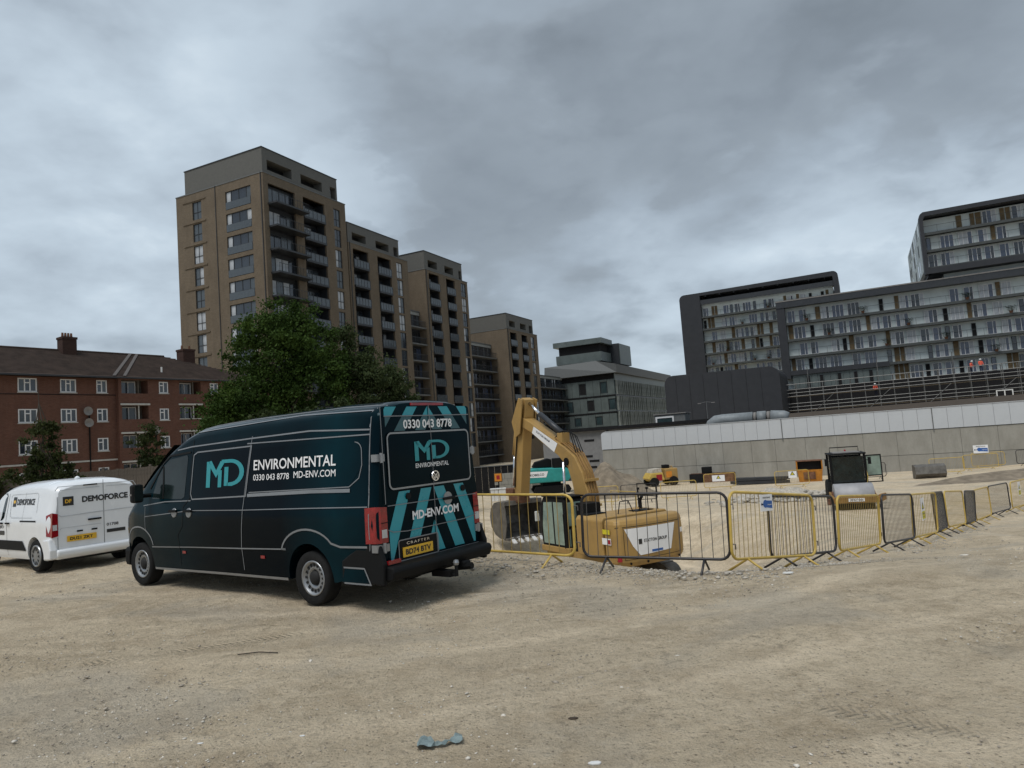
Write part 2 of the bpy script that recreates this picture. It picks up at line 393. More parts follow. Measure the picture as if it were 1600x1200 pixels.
# ------------------------------------------------------------------ ground
EX = [-7, -.9, .8, 2.9, 4.75, 6.95, 8.7, 11.45, 14.4, 17.7, 20, 70]
EY = [17.3, 12.5, 11.35, 10.45, 11.9, 14.4, 16.2, 19.6, 23.3, 26.7, 29.2, 84]
RY = [0, 9.0, 10, 11.4, 12.6, 16, 19.3, 23, 27, 34, 90]
RZ = [0, 0, -.08, -.36, -.54, -1.0, -1.37, -1.84, -2.05, -2.17, -2.9]
EXC = (2.95, 27.6)
def sstep(t_): t_ = np.clip(t_, 0, 1); return t_*t_*(3-2*t_)
def G(x, y):
    x = np.asarray(x, float); y = np.asarray(y, float)
    ho = np.interp(y, RY, RZ)*sstep(x/3.5)*sstep((140-y)/30)
    inside = (x > -7-np.clip(y-17.3, 0, 1e9)*.1385) & (y > np.interp(x, EX, EY))
    segs = list(zip(EX, EY)); segs = [(-130, 905)]+segs
    dmin = np.full(np.broadcast(x, y).shape, 1e9)
    for (ax, ay), (bx, by) in zip(segs, segs[1:]):
        dx, dy = bx-ax, by-ay; tt = np.clip(((x-ax)*dx+(y-ay)*dy)/(dx*dx+dy*dy), 0, 1)
        dmin = np.minimum(dmin, np.hypot(x-ax-tt*dx, y-ay-tt*dy))
    F = -2.1-.025*np.clip(y-32, 0, 30)
    Wd = np.interp(x, [-7, -2, 2, 5, 10], [3, 3.6, 5, 8, 6])
    w = sstep((dmin-.35)/Wd)*inside*sstep((900-y)/100)
    h = ho*(1-w)+F*w
    r = np.hypot(x-EXC[0], (y-EXC[1])*.75)
    return h-1.83*sstep((8.2-r)/4.2)*inside
def gz(x, y): return float(G(x, y))
def ground():
    def ax(lo, hi, fine, c):   # dense near c, coarse away
        out = [c]; s = fine; p = c
        while p < hi: p += s; out.append(p); s = fine*(1+abs(p-c)*.12)
        q = [c]; p = c
        while p > lo: p -= fine*(1+abs(p-c)*.12); q.append(p)
        return np.array(q[::-1][:-1]+out)
    xs = ax(-420, 420, .13, 1.0); ys = ax(-25, 700, .11, 5.5)
    X, Y = np.meshgrid(xs, ys); Z = G(X, Y)
    fine = np.zeros_like(Z)
    for i in range(X.shape[0]):
        for j in range(X.shape[1]):
            x, y = X[i, j], Y[i, j]; d = math.hypot(x, y)
            if d < 60:
                rad = math.hypot(x+3, y-22); th = math.atan2(y-22, x+3)
                f = noise.noise((rad*1.5, th*2.2, 0))*.035+noise.noise((x*.35, y*.35, 3))*.05+noise.noise((rad*6, th*9, 5))*.010
                f += noise.noise((x*3.1, y*3.1, 7))*.012
                fine[i, j] = f*(1 if d < 35 else (60-d)/25)
    Z = Z+fine
    v = np.stack([X, Y, Z], -1).reshape(-1, 3); ny, nx = X.shape
    idx = np.arange(ny*nx).reshape(ny, nx)
    q = np.stack([idx[:-1, :-1], idx[:-1, 1:], idx[1:, 1:], idx[1:, :-1]], -1).reshape(-1, 4)
    me = bpy.data.meshes.new('ground'); me.vertices.add(len(v)); me.vertices.foreach_set('co', v.ravel())
    me.loops.add(q.size); me.loops.foreach_set('vertex_index', q.ravel()); me.polygons.add(len(q))
    me.polygons.foreach_set('loop_start', np.arange(0, q.size, 4)); me.polygons.foreach_set('loop_total', np.full(len(q), 4)); me.update(calc_edges=True)
    me.polygons.foreach_set('use_smooth', [True]*len(q))
    m = bpy.data.materials.new('dirt'); m.use_nodes = True; m.node_tree.nodes.clear(); k = NT(m.node_tree)
    oc = k.new('ShaderNodeTexCoord').outputs['Object']; s = k.new('ShaderNodeSeparateXYZ', {0: oc})
    dx = k.m('ADD', s.outputs[0], 3.0); dy = k.m('SUBTRACT', s.outputs[1], 22.0)
    rad = k.m('SQRT', k.m('ADD', k.m('MULTIPLY', dx, dx), k.m('MULTIPLY', dy, dy))); th = k.m('ARCTAN2', dx, k.m('MULTIPLY', dy, -1))
    pol = k.new('ShaderNodeCombineXYZ', {0: rad, 1: k.m('MULTIPLY', th, 2.6), 2: 0.0}).outputs[0]
    wob = k.v('ADD', pol, k.vs(k.new('ShaderNodeTexNoise', {'Vector': oc, 'Scale': .5, 'Detail': 3}).outputs['Color'], 1.4))
    streak = k.noise(wob, 1.9, 6, .62); big = k.noise(oc, .22, 5, .6, .6); mid = k.noise(oc, 1.5, 7, .65); fine_n = k.noise(oc, 22, 6, .75); grit = k.noise(oc, 75, 3, .7)
    def band(n, lo, hi): return k.m('MULTIPLY', k.m('SUBTRACT', n, lo), 1/(hi-lo), clamp=True)
    m2 = k.noise(k.v('ADD', oc, (5, 9, 2)), 4.5, 6, .7); rough_patch = k.noise(k.v('ADD', oc, (15, 3, 2)), .55, 4, .6, .5)
    c = k.mix(band(streak, .36, .64), (0.468, 0.390, 0.278), (0.689, 0.590, 0.437))
    c = k.mix(k.m('MULTIPLY', band(big, .42, .62), .75), c, (0.611, 0.528, 0.398))
    c = k.mix(k.m('MULTIPLY', band(mid, .50, .68), .75), c, (0.455, 0.367, 0.254))
    c = k.mix(k.m('MULTIPLY', band(m2, .54, .70), .7), c, (0.728, 0.624, 0.472))
    c = k.mix(k.m('MULTIPLY', k.m('MULTIPLY', band(m2, .50, .36), .65), band(rough_patch, .42, .6)), c, (0.351, 0.282, 0.191))
    crumb = k.noise(k.v('ADD', oc, (31, 2, 7)), 10, 6, .78); cl = band(k.noise(k.v('ADD', oc, (1, 41, 7)), .9, 5, .65), .44, .60)
    c = k.mix(k.m('MULTIPLY', band(crumb, .47, .36), k.m('ADD', k.m('MULTIPLY', cl, .55), .18)), c, (.25, .215, .165))
    c = k.mix(k.m('MULTIPLY', band(crumb, .56, .66), .35), c, (.70, .64, .54))
    tread = 0.0
    for (px_, py_, dx_, dy_, ln) in ((1.95, 5.0, .78, -.62, 1.5), (-2.9, 4.6, .88, -.47, 1.3), (5.2, 8.2, .62, .78, 2.6), (-4.6, 7.4, .95, .3, 2.2)):
        u_ = k.m('ADD', k.m('MULTIPLY', k.m('SUBTRACT', s.outputs[0], px_), dx_), k.m('MULTIPLY', k.m('SUBTRACT', s.outputs[1], py_), dy_)); v_ = k.m('SUBTRACT', k.m('MULTIPLY', k.m('SUBTRACT', s.outputs[1], py_), dx_), k.m('MULTIPLY', k.m('SUBTRACT', s.outputs[0], px_), dy_))
        mk = k.m('MULTIPLY', k.m('MULTIPLY', k.m('SUBTRACT', .16, k.m('ABSOLUTE', v_), clamp=True), 9, clamp=True), k.m('MULTIPLY', k.m('MULTIPLY', k.m('GREATER_THAN', u_, 0.0), k.m('LESS_THAN', u_, ln)), band(mid, .40, .5)))
        tread = k.m('MAXIMUM', tread, k.m('MULTIPLY', mk, k.m('ADD', k.m('MULTIPLY', k.m('SINE', k.m('ADD', k.m('MULTIPLY', u_, 95.0), k.m('MULTIPLY', k.m('ABSOLUTE', v_), 60.0))), .5), .5)))
    c = k.mix(k.m('MULTIPLY', tread, .22), c, (.27, .235, .18))
    wob1 = k.m('MULTIPLY', k.m('SUBTRACT', k.noise(oc, .35, 2), .5), 1.6); ruts = 0.0
    for r0, wd in ((11.2, .22), (12.9, .24), (15.1, .26), (16.8, .22), (18.4, .3), (19.9, .26)):
        f = k.m('SUBTRACT', 1.0, k.m('MULTIPLY', k.m('ABSOLUTE', k.m('SUBTRACT', k.m('ADD', rad, wob1), r0)), 1/wd), clamp=True); ruts = k.m('MAXIMUM', ruts, f)
    ruts = k.m('MULTIPLY', ruts, k.m('MULTIPLY', k.m('SUBTRACT', k.noise(k.v('ADD', oc, (3, 8, 1)), .3, 3), .34, clamp=True), 3.2, clamp=True))
    c = k.mix(k.m('MULTIPLY', ruts, .45), c, (0.780, 0.672, 0.514))
    vr = k.new('ShaderNodeTexVoronoi', {'Vector': k.v('MULTIPLY', oc, (1, 1, .2)), 'Scale': 34.0, 'Randomness': 1.0}); sp = k.m('MULTIPLY', k.m('SUBTRACT', .34, vr.outputs['Distance'], clamp=True), 7, clamp=True)
    vc = k.new('ShaderNodeSeparateColor', {0: vr.outputs['Color']}); sp = k.m('MULTIPLY', sp, k.m('GREATER_THAN', k.m('MULTIPLY', vc.outputs[0], k.m('ADD', rough_patch, .5)), .62))
    c = k.mix(k.m('MULTIPLY', sp, .8), c, k.mix(vc.outputs[1], (0.195, 0.150, 0.106), (0.754, 0.660, 0.519)))
    c = k.mix(k.m('MULTIPLY', band(fine_n, .53, .70), .5), c, (0.260, 0.204, 0.138))
    c = k.mix(k.m('MULTIPLY', band(grit, .54, .70), .5), c, (0.728, 0.624, 0.477))
    c = k.mix(k.m('MULTIPLY', band(grit, .44, .30), .5), c, (0.182, 0.144, 0.095))
    c = k.mix(1.0, c, (1.14, 1.11, 1.07), 'MULTIPLY'); patch = k.noise(k.v('ADD', oc, (61, 5, 3)), .4, 4, .6, .4); c = k.mix(k.m('MULTIPLY', band(patch, .52, .62), .30), c, (.40, .385, .345))
    p = k.new('ShaderNodeBsdfPrincipled', {'Base Color': c, 'Roughness': .93, 'Specular IOR Level': .25})
    hsum = k.m('ADD', k.m('SUBTRACT', k.m('ADD', k.m('MULTIPLY', streak, .7), k.m('MULTIPLY', crumb, .8)), k.m('MULTIPLY', tread, .4)), k.m('ADD', k.m('MULTIPLY', k.m('MULTIPLY', fine_n, .55), k.m('SUBTRACT', 1.0, k.m('MULTIPLY', ruts, .6))), k.m('ADD', k.m('MULTIPLY', sp, .22), k.m('MULTIPLY', m2, .7))))
    bn = k.new('ShaderNodeBump', {'Height': hsum, 'Strength': 1.0, 'Distance': .10}); k.l.new(bn.outputs[0], p.inputs['Normal'])
    k.new('ShaderNodeOutputMaterial', {'Surface': p.outputs[0]}); me.materials.append(m)
    o = bpy.data.objects.new('ground', me); COL.objects.link(o); o['kind'] = 'structure'; o['label'] = 'pale compacted dirt and gravel ground with curving tyre tracks'
ground()
def raw(name, v, q, m, n=4, smooth=False):
    me = bpy.data.meshes.new(name); me.vertices.add(len(v)); me.vertices.foreach_set('co', np.asarray(v, np.float32).ravel())
    me.loops.add(q.size); me.loops.foreach_set('vertex_index', q.ravel().astype(np.int32)); me.polygons.add(len(q))
    me.polygons.foreach_set('loop_start', np.arange(0, q.size, n)); me.polygons.foreach_set('loop_total', np.full(len(q), n)); me.update(calc_edges=True); me.materials.append(MATS[m]); return me
ICO = None
def pebbles(name, pts, sizes, m, label, flat=.65):
    """loose stones joined into one mesh: jittered octahedra cut to 14-ish faces"""
    base = np.array([(1, 0, 0), (0, 1, 0), (-1, 0, 0), (0, -1, 0), (0, 0, 1), (0, 0, -1), (.62, .62, .5), (-.62, .62, .5), (-.62, -.62, .5), (.62, -.62, .5)], float)
    tri = np.array([(0, 6, 9), (1, 7, 6), (2, 8, 7), (3, 9, 8), (6, 7, 4), (7, 8, 4), (8, 9, 4), (9, 6, 4), (0, 1, 6), (1, 2, 7), (2, 3, 8), (3, 0, 9), (1, 0, 5), (2, 1, 5), (3, 2, 5), (0, 3, 5)])
    n = len(pts); a = RNG.uniform(0, 6.28, n); V = np.repeat(base[None], n, 0)*RNG.uniform(.65, 1.25, (n, len(base), 3))
    V[:, :, 2] *= flat; V[:, :, 0] *= RNG.uniform(.8, 1.5, (n, 1))
    c, s = np.cos(a)[:, None], np.sin(a)[:, None]; x = V[:, :, 0]*c-V[:, :, 1]*s; y = V[:, :, 0]*s+V[:, :, 1]*c
    V = np.stack([x, y, V[:, :, 2]], -1)*np.asarray(sizes)[:, None, None]+np.asarray(pts)[:, None, :]
    Q = (tri[None]+(np.arange(n)*len(base))[:, None, None]).reshape(-1, 3)
    o = bpy.data.objects.new(name, raw(name, V.reshape(-1, 3), Q, m, 3)); COL.objects.link(o); o['kind'] = 'stuff'; o['label'] = label; return o
mat('stone_light', (.58, .54, .47), .9, var=.35, vs=14)
mat('stone_dark', (.33, .29, .235), .9, var=.35, vs=14)
def scatter():
    for name, m, n, lo, hi, lab in (('gravel', 'stone_light', 7000, .004, .011, 'small pale stones scattered over the dirt'), ('gravel', 'stone_dark', 9000, .004, .012, 'small brown stones and crumbs scattered over the dirt')):
        r = 3.2+RNG.random(n)**1.4*17; a = RNG.uniform(-.75, .75, n); x = r*np.sin(a); y = r*np.cos(a)
        ok = np.array([noise.noise((px*.5, py*.5, 1.0 if m == 'stone_light' else 9.0)) > -.12+random.random()*.2 for px, py in zip(x, y)]); x, y = x[ok], y[ok]
        s = RNG.uniform(lo, hi, len(x))*(1+(np.hypot(x, y)-4)*.03)*np.where(RNG.random(len(x)) < .02, 2.0, 1)
        pebbles(name, np.stack([x, y, G(x, y)+s*.15], -1), s, m, lab)
    # rubble strip along the feet of the barriers
    n = 3400; t_ = RNG.random(n); x = np.where(RNG.random(n) < .6, RNG.uniform(-1, 5.2, n), RNG.uniform(4.5, 14, n)); y = np.interp(x, EX, EY)+RNG.normal(-.55, .5, n)
    s = RNG.uniform(.006, .018, n)*np.where(RNG.random(n) < .10, 2.4, 1)
    pebbles('rubble', np.stack([x, y, G(x, y)+s*.2], -1), s, 'rubble_mat', 'loose grey rubble and broken stones along the barrier feet')
scatter()

# ------------------------------------------------------------------ towers (brown brick)
A_T = D2R(63.93)
d1 = Vector((.4395, .8983, 0)); d2 = Vector((.8983, -.4395, 0))
T0 = Vector((-31.5, 93.0, 0))
def win_mesh(w, h, cols, rail=False, fr=.07, name='window', dep=.09):
    """frame mesh; lies in local xz, facing -y, origin lower left"""
    b = MB(); b.box(0, 0, 0, fr, dep, h).box(w-fr, 0, 0, w, dep, h).box(fr, 0, 0, w-fr, dep, fr).box(fr, 0, h-fr, w-fr, dep, h)
    for c in cols: b.box(c*w-fr/2, .004, fr, c*w+fr/2, dep-.004, h-fr)
    if rail: b.box(fr, -.02, h*.40, w-fr, dep-.01, h*.40+fr)
    return b
_mc = {}
def cached(key, fn):
    if key not in _mc: _mc[key] = fn()
    return _mc[key]
def window(parent, M, w, h, cols, fm='dark_metal', gm=('glass_dark', 'glass_dark', 'curtain'), rail=False, fr=.07, name='window', fixed=None):
    """window part with one pane sub-part per light; M = 4x4 placing local xz"""
    me = cached(('f', round(w, 3), round(h, 3), tuple(cols), fm, rail, fr), lambda: win_mesh(w, h, cols, rail, fr).mesh('window', fm))
    o = bpy.data.objects.new(name, me); COL.objects.link(o); o.parent = parent; o.matrix_local = M
    e = [0]+list(cols)+[1]
    for a, b in zip(e, e[1:]):
        pw = (b-a)*w-fr
        pm = fixed[e.index(a)] if fixed else random.choice(gm)
        me2 = cached(('p', round(pw, 3), round(h, 3), pm, fr), lambda: MB().box(0, 0, 0, pw-.004, .02, h-2*fr-.004).mesh('pane', pm))
        p = bpy.data.objects.new('pane', me2); COL.objects.link(p); p.parent = o; p.location = (a*w+fr*.5+(fr*.5 if a == 0 else 0)*0+.002, .05, fr+.002)
    return o
def MT(x, y, z, rz=0): return Matrix.Translation((x, y, z)) @ Matrix.Rotation(rz, 4, 'Z')
def tower(x0, wbr, zbr, ztop, wgr, pitch, nst, rA, rB, rW, label, left=None, deep=17, corner_balc=False, zfirst=None):
    base = T0+d1*x0
    t_ = thing('brick_tower', (base.x, base.y, -3.0), A_T, label, 'apartment tower')
    Z = 3.0                                             # local z = world z + 3
    zt = zbr+Z; mb = MB(); holes = []; zf = (zfirst if zfirst else zbr-1.3)+Z
    tops = [zf-k*pitch for k in range(nst)]; low = max(0.4, tops[-1]-pitch+.5)
    holes.append((rA[0], low, rA[1], zf)); holes.append((rB[0], low, rB[1], zf))
    for k in range(nst): holes.append((rW[0], tops[k]-2.75, rW[1], tops[k]))
    wall_holes(0, wbr, 0, zt, holes, .3, None, mb)
    lh = []
    if left:
        for k in range(nst): lh += [(left[0], tops[k]-2.6, left[1], tops[k]), (left[2], tops[k]-2.7, left[3], tops[k]-.1)]
    ML = Matrix.Translation((0, deep, 0)) @ Matrix.Rotation(-math.pi/2, 4, 'Z')      # local x of the sheet runs from the back to the corner
    lh = [(deep-h[2], h[1], deep-h[0], h[3]) for h in lh]
    wall_holes(0, deep, 0, zt, lh, .28, ML, mb)
    mb.add([(0, 0, zt), (wbr, 0, zt), (wbr, deep, zt), (0, deep, zt)], [(0, 1, 2, 3)])
    mb.add([(wbr, 0, 0), (wbr, deep, 0), (wbr, deep, zt), (wbr, 0, zt)], [(0, 1, 2, 3)])
    mb.add([(wbr, deep, 0), (0, deep, 0), (0, deep, zt), (wbr, deep, zt)], [(0, 1, 2, 3)])
    mb.build('brick_wall', 'brown_brick', t_)
    # set-back grey top storey with two long openings and a small window
    g = MB(); zg = ztop+Z; dz = zg-zt
    hA = (rA[0]+.1, zt+dz*.17, rA[1]-.3, zg-dz*.42); hB = (rB[0]-.1, zt+dz*.17, rB[1]-.2, zg-dz*.42); hW = (rW[0]-.4, zt+.1, min(rW[1]-.4, wgr-.3), zg-dz*.42)
    gx = .12; gd = deep-1.8
    wall_holes(gx, wgr, zt, zg, [hA, hB, hW], 1.6, None, g, y=.12)
    g.add([(gx, .12, zt), (gx, gd, zt), (gx, gd, zg), (gx, .12, zg)], [(0, 1, 2, 3)]); g.add([(wgr, .12, zt), (wgr, gd, zt), (wgr, gd, zg), (wgr, .12, zg)], [(0, 1, 2, 3)])
    g.add([(gx, gd, zt), (wgr, gd, zt), (wgr, gd, zg), (gx, gd, zg)], [(0, 1, 2, 3)]); g.add([(gx, .12, zg), (wgr, .12, zg), (wgr, gd, zg), (gx, gd, zg)], [(0, 1, 2, 3)])
    g.build('penthouse', 'grey_cladding', t_)
    part_box('parapet_cap', 'slab_grey', t_, (-.06, -.06, zt-.06, wbr+.06, .1, zt+.09))
    part_box('parapet_cap', 'slab_grey', t_, (-.06, .1, zt-.06, .1, deep+.05, zt+.09))
    part_box('roof_edge', 'anthracite', t_, (gx-.08, .04, zg, wgr+.08, gd+.08, zg+.12))
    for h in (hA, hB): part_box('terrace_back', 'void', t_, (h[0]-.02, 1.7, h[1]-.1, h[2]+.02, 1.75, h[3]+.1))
    window(t_, MT(hW[0]+.01, 1.0, hW[1]+.01), hW[2]-hW[0]-.02, hW[3]-hW[1]-.02, (.5,), gm=('curtain', 'glass_dark'))
    # recess backs, floors, windows and rails
    for (a, b), corner in ((rA, corner_balc), (rB, False)):
        yb = .55 if corner else 1.7
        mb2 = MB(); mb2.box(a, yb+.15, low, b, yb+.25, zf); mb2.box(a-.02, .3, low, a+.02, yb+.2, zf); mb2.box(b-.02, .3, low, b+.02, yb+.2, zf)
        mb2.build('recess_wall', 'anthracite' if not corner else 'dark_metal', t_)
        for k in range(nst):
            fz = tops[k]-2.85
            if fz < low: break
            w = b-a-.2
            window(t_, MT(a+.1, yb, fz+.1), w, 2.35, (.25, .5, .75), gm=('glass_dark', 'glass_dark', 'glass_rail', 'curtain') if not corner else ('glass_rail', 'curtain', 'glass_dark'))
            if corner:
                part_box('balcony_slab', 'dark_metal', t_, (a-.15, -1.55, fz-.18, b+1.2, .5, fz+.06))
                rl = MB(); rl.box(a-.1, -1.5, fz+1.1, b+1.15, -1.45, fz+1.15)
                for i in range(12): rl.box(a-.1+i*(b-a+1.2)/11.0, -1.49, fz+.06, a-.07+i*(b-a+1.2)/11.0, -1.46, fz+1.1)
                rl.build('balcony_rail', 'dark_metal', t_)
            else:
                part_box('balcony_slab', 'dark_metal', t_, (a+.03, -.18, fz-.3, b-.03, 1.68, fz))
                part_box('glass_rail', 'glass_rail', t_, (a+.06, -.14, fz+.02, b-.06, -.11, fz+1.1)); rp = MB(); [rp.box(a+.06+q*(b-a-.18)/5, -.17, fz, a+.12+q*(b-a-.18)/5, -.145, fz+1.1) for q in range(6)]; rp.build('rail_posts', 'dark_metal', t_)
                part_box('balcony_rail', 'dark_metal', t_, (a+.03, -.17, fz+1.1, b-.03, -.08, fz+1.16))
    for k in range(nst):
        window(t_, MT(rW[0]+.01, .12, tops[k]-2.74), rW[1]-rW[0]-.02, 2.73, (.5,), gm=('curtain', 'glass_rail', 'glass_dark'), rail=True)
        if left:
            A = Matrix.Translation((.12, 0, 0)) @ Matrix.Rotation(-math.pi/2, 4, 'Z')
            window(t_, Matrix.Translation((.12, left[1]-.01, tops[k]-2.59)) @ Matrix.Rotation(-math.pi/2, 4, 'Z'), left[1]-left[0]-.02, 2.58, (.2, .5, .8), rail=True, fixed=('curtain', 'glass_dark', 'glass_dark', random.choice(('curtain', 'curtain', 'glass_rail'))), fr=.09); part_box('glass_guard', 'glass_rail', t_, (-.03, left[0]+.06, tops[k]-2.55, -.005, left[1]-.06, tops[k]-1.55))
            window(t_, Matrix.Translation((.12, left[3]-.01, tops[k]-2.69)) @ Matrix.Rotation(-math.pi/2, 4, 'Z'), left[3]-left[2]-.02, 2.58, (.5,), rail=True, gm=('glass_rail', 'curtain'))
            if k < nst: part_box('brick_ledge', 'brown_brick', t_, (-.10, left[2]-.9, tops[k]+.05, -.004, left[3]+1.9, tops[k]+.2))
    # downpipes
    for px in ((-.09, .35),) if left else ((.30, -.1),):
        MB().tube([(px[0], px[1], .5), (px[0], px[1], zt-.3), (px[0], px[1], zt)], .07, 6).build('downpipe', 'dark_metal', t_)
    if left: MB().tube([(-.09, 9.0, .5), (-.09, 9.0, zt)], .05, 5).build('downpipe', 'dark_metal', t_)
    return t_
tower(0, 17.0, 40.5, 44.0, 15.4, 3.2, 13, (.9, 6.0), (7.6, 12.2), (14.2, 15.7), 'tallest brown brick apartment tower nearest the camera, behind the green tree', left=(2.3, 7.1, 11.9, 13.7), corner_balc=True, zfirst=39.2)
tower(17.25, 16.1, 34.7, 37.8, 13.8, 3.05, 11, (1.1, 5.0), (7.4, 11.1), (12.7, 14.4), 'second brown brick tower, a step lower, joined to the tallest one', zfirst=33.9)
tower(38.9, 15.5, 34.4, 37.8, 13.8, 3.0, 11, (1.2, 4.8), (7.3, 10.6), (12.9, 14.8), 'third brown brick tower with a blank brick end, above the dark van roof', zfirst=33.9)
tower(71.1, 16.3, 26.9, 30.3, 14.4, 3.1, 8, (1.5, 4.9), (7.4, 10.6), (12.6, 14.6), 'fourth and lowest brown brick tower, behind the excavator arm', zfirst=26.2)
def link(x0, x1, y0, ztop, label):
    b = T0+d1*x0-d2*y0; t_ = thing('link_block', (b.x, b.y, -3.0), A_T, label, 'apartment block'); w = x1-x0; Z = 3.0; zt = ztop+Z
    mb = MB(); mb.box(0, .4, 0, w, 10, zt-3.1); mb.build('dark_wall', 'charcoal_clad', t_)
    part_box('top_storey', 'grey_green_panel', t_, (.02, .5, zt-3.098, w-.02, 9.5, zt)); part_box('roof_edge', 'roof_grey', t_, (-.1, .2, zt, w, 9.7, zt+.25)); part_box('pale_band', 'pale_band', t_, (.02, .3, zt-.55, w-.02, .498, zt-.02))
    k = 0; z = zt-3.0
    nb = max(2, int(w/2.6)); bw = w/nb
    while z > -0.5:
        for i in range(nb):
            window(t_, MT(i*bw+.15, .28 if k else .38, z+.15), bw-.3, 2.3, (.33, .66), gm=('glass_dark', 'glass_rail', 'glass_dark', 'curtain') if k == 0 else ('glass_dark', 'glass_blue', 'void'))
        part_box('balcony_slab', 'slab_grey', t_, (0, -1.1, z-.22, w, .27, z))
        part_box('balcony_rail', 'dark_metal', t_, (0, -1.08, z+1.05, w, -1.02, z+1.12))
        rl = MB()
        for i in range(int(w/.3)): rl.box(i*.3, -1.07, z, i*.3+.05, -1.03, z+1.05)
        rl.build('railing_bars', 'dark_metal', t_)
        z -= 3.05; k += 1
    return t_
link(33.4, 38.85, 1.5, 26.4, 'dark balcony block between the second and third brick towers')
link(54.45, 71.05, 4.0, 23.4, 'dark balcony block between the third and fourth brick towers')
link(87.5, 112, 2.5, 17.6, 'dark balcony block right of the fourth brick tower, left of the glass office')

# ------------------------------------------------------------------ red brick flats, left
BA = D2R(90-33); db = Vector((math.sin(D2R(33)), math.cos(D2R(33)), 0)); B0 = Vector((-41.0, 65.0, 0))
def flats():
    b = B0+db*(-14); t_ = thing('brick_flats', (b.x, b.y, -.3), BA, 'red brick four storey flats with brown tiled roof, behind the white van', 'apartment block')
    O = 14; Z = .3; mb = MB(); Dp = 9.5; XL = 4.45+O; XR = 22.0+O
    rows = (9.35, 6.6, 3.8, 1.0)
    holes = []; wins = []
    for r, zb in enumerate(rows):
        h = 1.25; z0 = zb+Z
        for x, w, c in ((-11.5, 1.6, (.36, .64)), (-7.8, 1.6, (.36, .64)), (-4.0, 1.55, (.36, .64)), (-.55, 1.4, (.36, .64)), (2.65, 1.0, (.5,))):
            holes.append((x+O, z0, x+O+w, z0+h)); wins.append((x+O, z0, w, h, c, 0))
    wall_holes(0, XL, 0, 10.75+Z, holes, .12, None, mb)
    # right part steps forward by 0.5 m and has recessed balconies
    holes2 = []; 
    for r, zb in enumerate(rows):
        z0 = zb+Z
        for x, w, c in ((8.55, 1.0, (.5,)), (14.3, 1.0, (.5,)), (19.3, 1.4, (.36, .64))):
            holes2.append((x+O, z0, x+O+w, z0+1.2)); wins.append((x+O, z0, w, 1.2, c, -.5))
    bal = []
    for r, zb in enumerate((9.3, 6.75, 3.95, 1.15)):
        for xa, xb in ((4.75, 7.4), (10.75, 13.2)):
            if True: holes2.append((xa+O, zb+Z, xb+O, zb+Z+1.35)); bal.append((xa+O, zb+Z, xb+O, zb+Z+1.35, r))
    wall_holes(XL, XR, 0, 10.75+Z, holes2, 1.3, None, mb, y=-.5)
    mb.add([(XL, -.5, 0), (XL, 0, 0), (XL, 0, 10.75+Z), (XL, -.5, 10.75+Z)], [(0, 1, 2, 3)])
    mb.box(XR-.01, -.49, 0, XR, Dp, 10.75+Z); mb.box(0, 0.5, 0, .01, Dp, 10.75+Z); mb.box(0, Dp-.01, 0, XR, Dp, 10.74+Z)
    mb.build('brick_wall', 'red_brick', t_)
    for x, z, w, h, c, y in wins:
        M = MT(x+.01, y+.03, z+.01)
        o = window(t_, M, w-.02, h-.02, c, fm='window_white', gm=('glass_dark', 'glass_dark', 'glass_rail'), fr=.10)
        tr = MB().box(w*.36+.04, -.01, h*.62, w*(.64 if len(c) > 1 else .5)-.05, .06, h*.62+.09) if len(c) > 1 else MB().box(.1, -.01, h*.62, w*.5-.05, .06, h*.62+.09)
        tr.build('transom', 'window_white', o)
        part_box('window_sill', 'concrete_rail', t_, (x-.06, y-.08, z-.08, x+w+.06, y-.003, z-.005))
    for a, z, c_, d, r in bal:
        part_box('balcony_back', 'window_white' if False else 'timber_fence', t_, (a, .75, z-.9, c_, .79, d+.1))
        window(t_, MT(a+.5, .64, z-.7), 1.5, 2.0, (.5,), fm='window_white', gm=('glass_dark', 'glass_rail'), fr=.09)
        if r: part_box('balcony_lintel', 'concrete_rail', t_, (a-.15, -.62, d+.03, c_+.12, -.503, d+.2))
        if r and a > 20+O-9.5: part_box('balcony_sill', 'concrete_rail', t_, (a-.1, -.58, z-.1, c_+.1, -.503, z-.02))
        part_box('balcony_post', 'concrete_rail' if r else 'timber_fence', t_, (a+(c_-a)*.62, -.45, z, a+(c_-a)*.62+.09, -.36, d-.01))
    # string course and low band
    part_box('string_course', 'void', t_, (0, -.05, 9.12+Z, XL-.02, -.003, 9.18+Z))
    part_box('concrete_band', 'concrete_rail', t_, (0, -.07, 2.85+Z, XL-.02, -.003, 3.0+Z))
    part_box('gutter', 'dark_metal', t_, (-.4, -.98, 10.72+Z, XR+.4, -.86, 10.86+Z))
    part_box('soffit', 'trim_black', t_, (-.4, -.85, 10.76+Z, XR+.4, -.0, 10.82+Z))
    # hipped roof
    ze = 10.87+Z; zr = 13.95+Z; ym = Dp/2-.2
    rf = MB(); rf.add([(-.4, -.9, ze), (XR+.4, -.9, ze), (XR+.4, Dp+.4, ze), (-.4, Dp+.4, ze), (-.4, ym, zr), (XR-9.8, ym, zr), (XR-9.6, ym, zr-.02)],
                      [(0, 1, 6, 5, 4), (1, 2, 6), (2, 3, 4, 5, 6), (3, 0, 4), (0, 3, 2, 1)])
    rf.build('tiled_roof', 'roof_tile', t_)
    # tile courses as raised battens on the front slope
    cr = MB(); n = 22
    for i in range(1, n):
        f = i/n; y = -.9+(ym+.9)*f; z = ze+(zr-ze)*f; x1 = XR+.4-(10.0)*f
        cr.add([(-.4, y-.02, z+.0), (x1, y-.02, z+.0), (x1, y+.05, z+.075), (-.4, y+.05, z+.075), (-.4, y-.02, z+.035), (x1, y-.02, z+.035)], [(0, 1, 5, 4), (4, 5, 2, 3)])
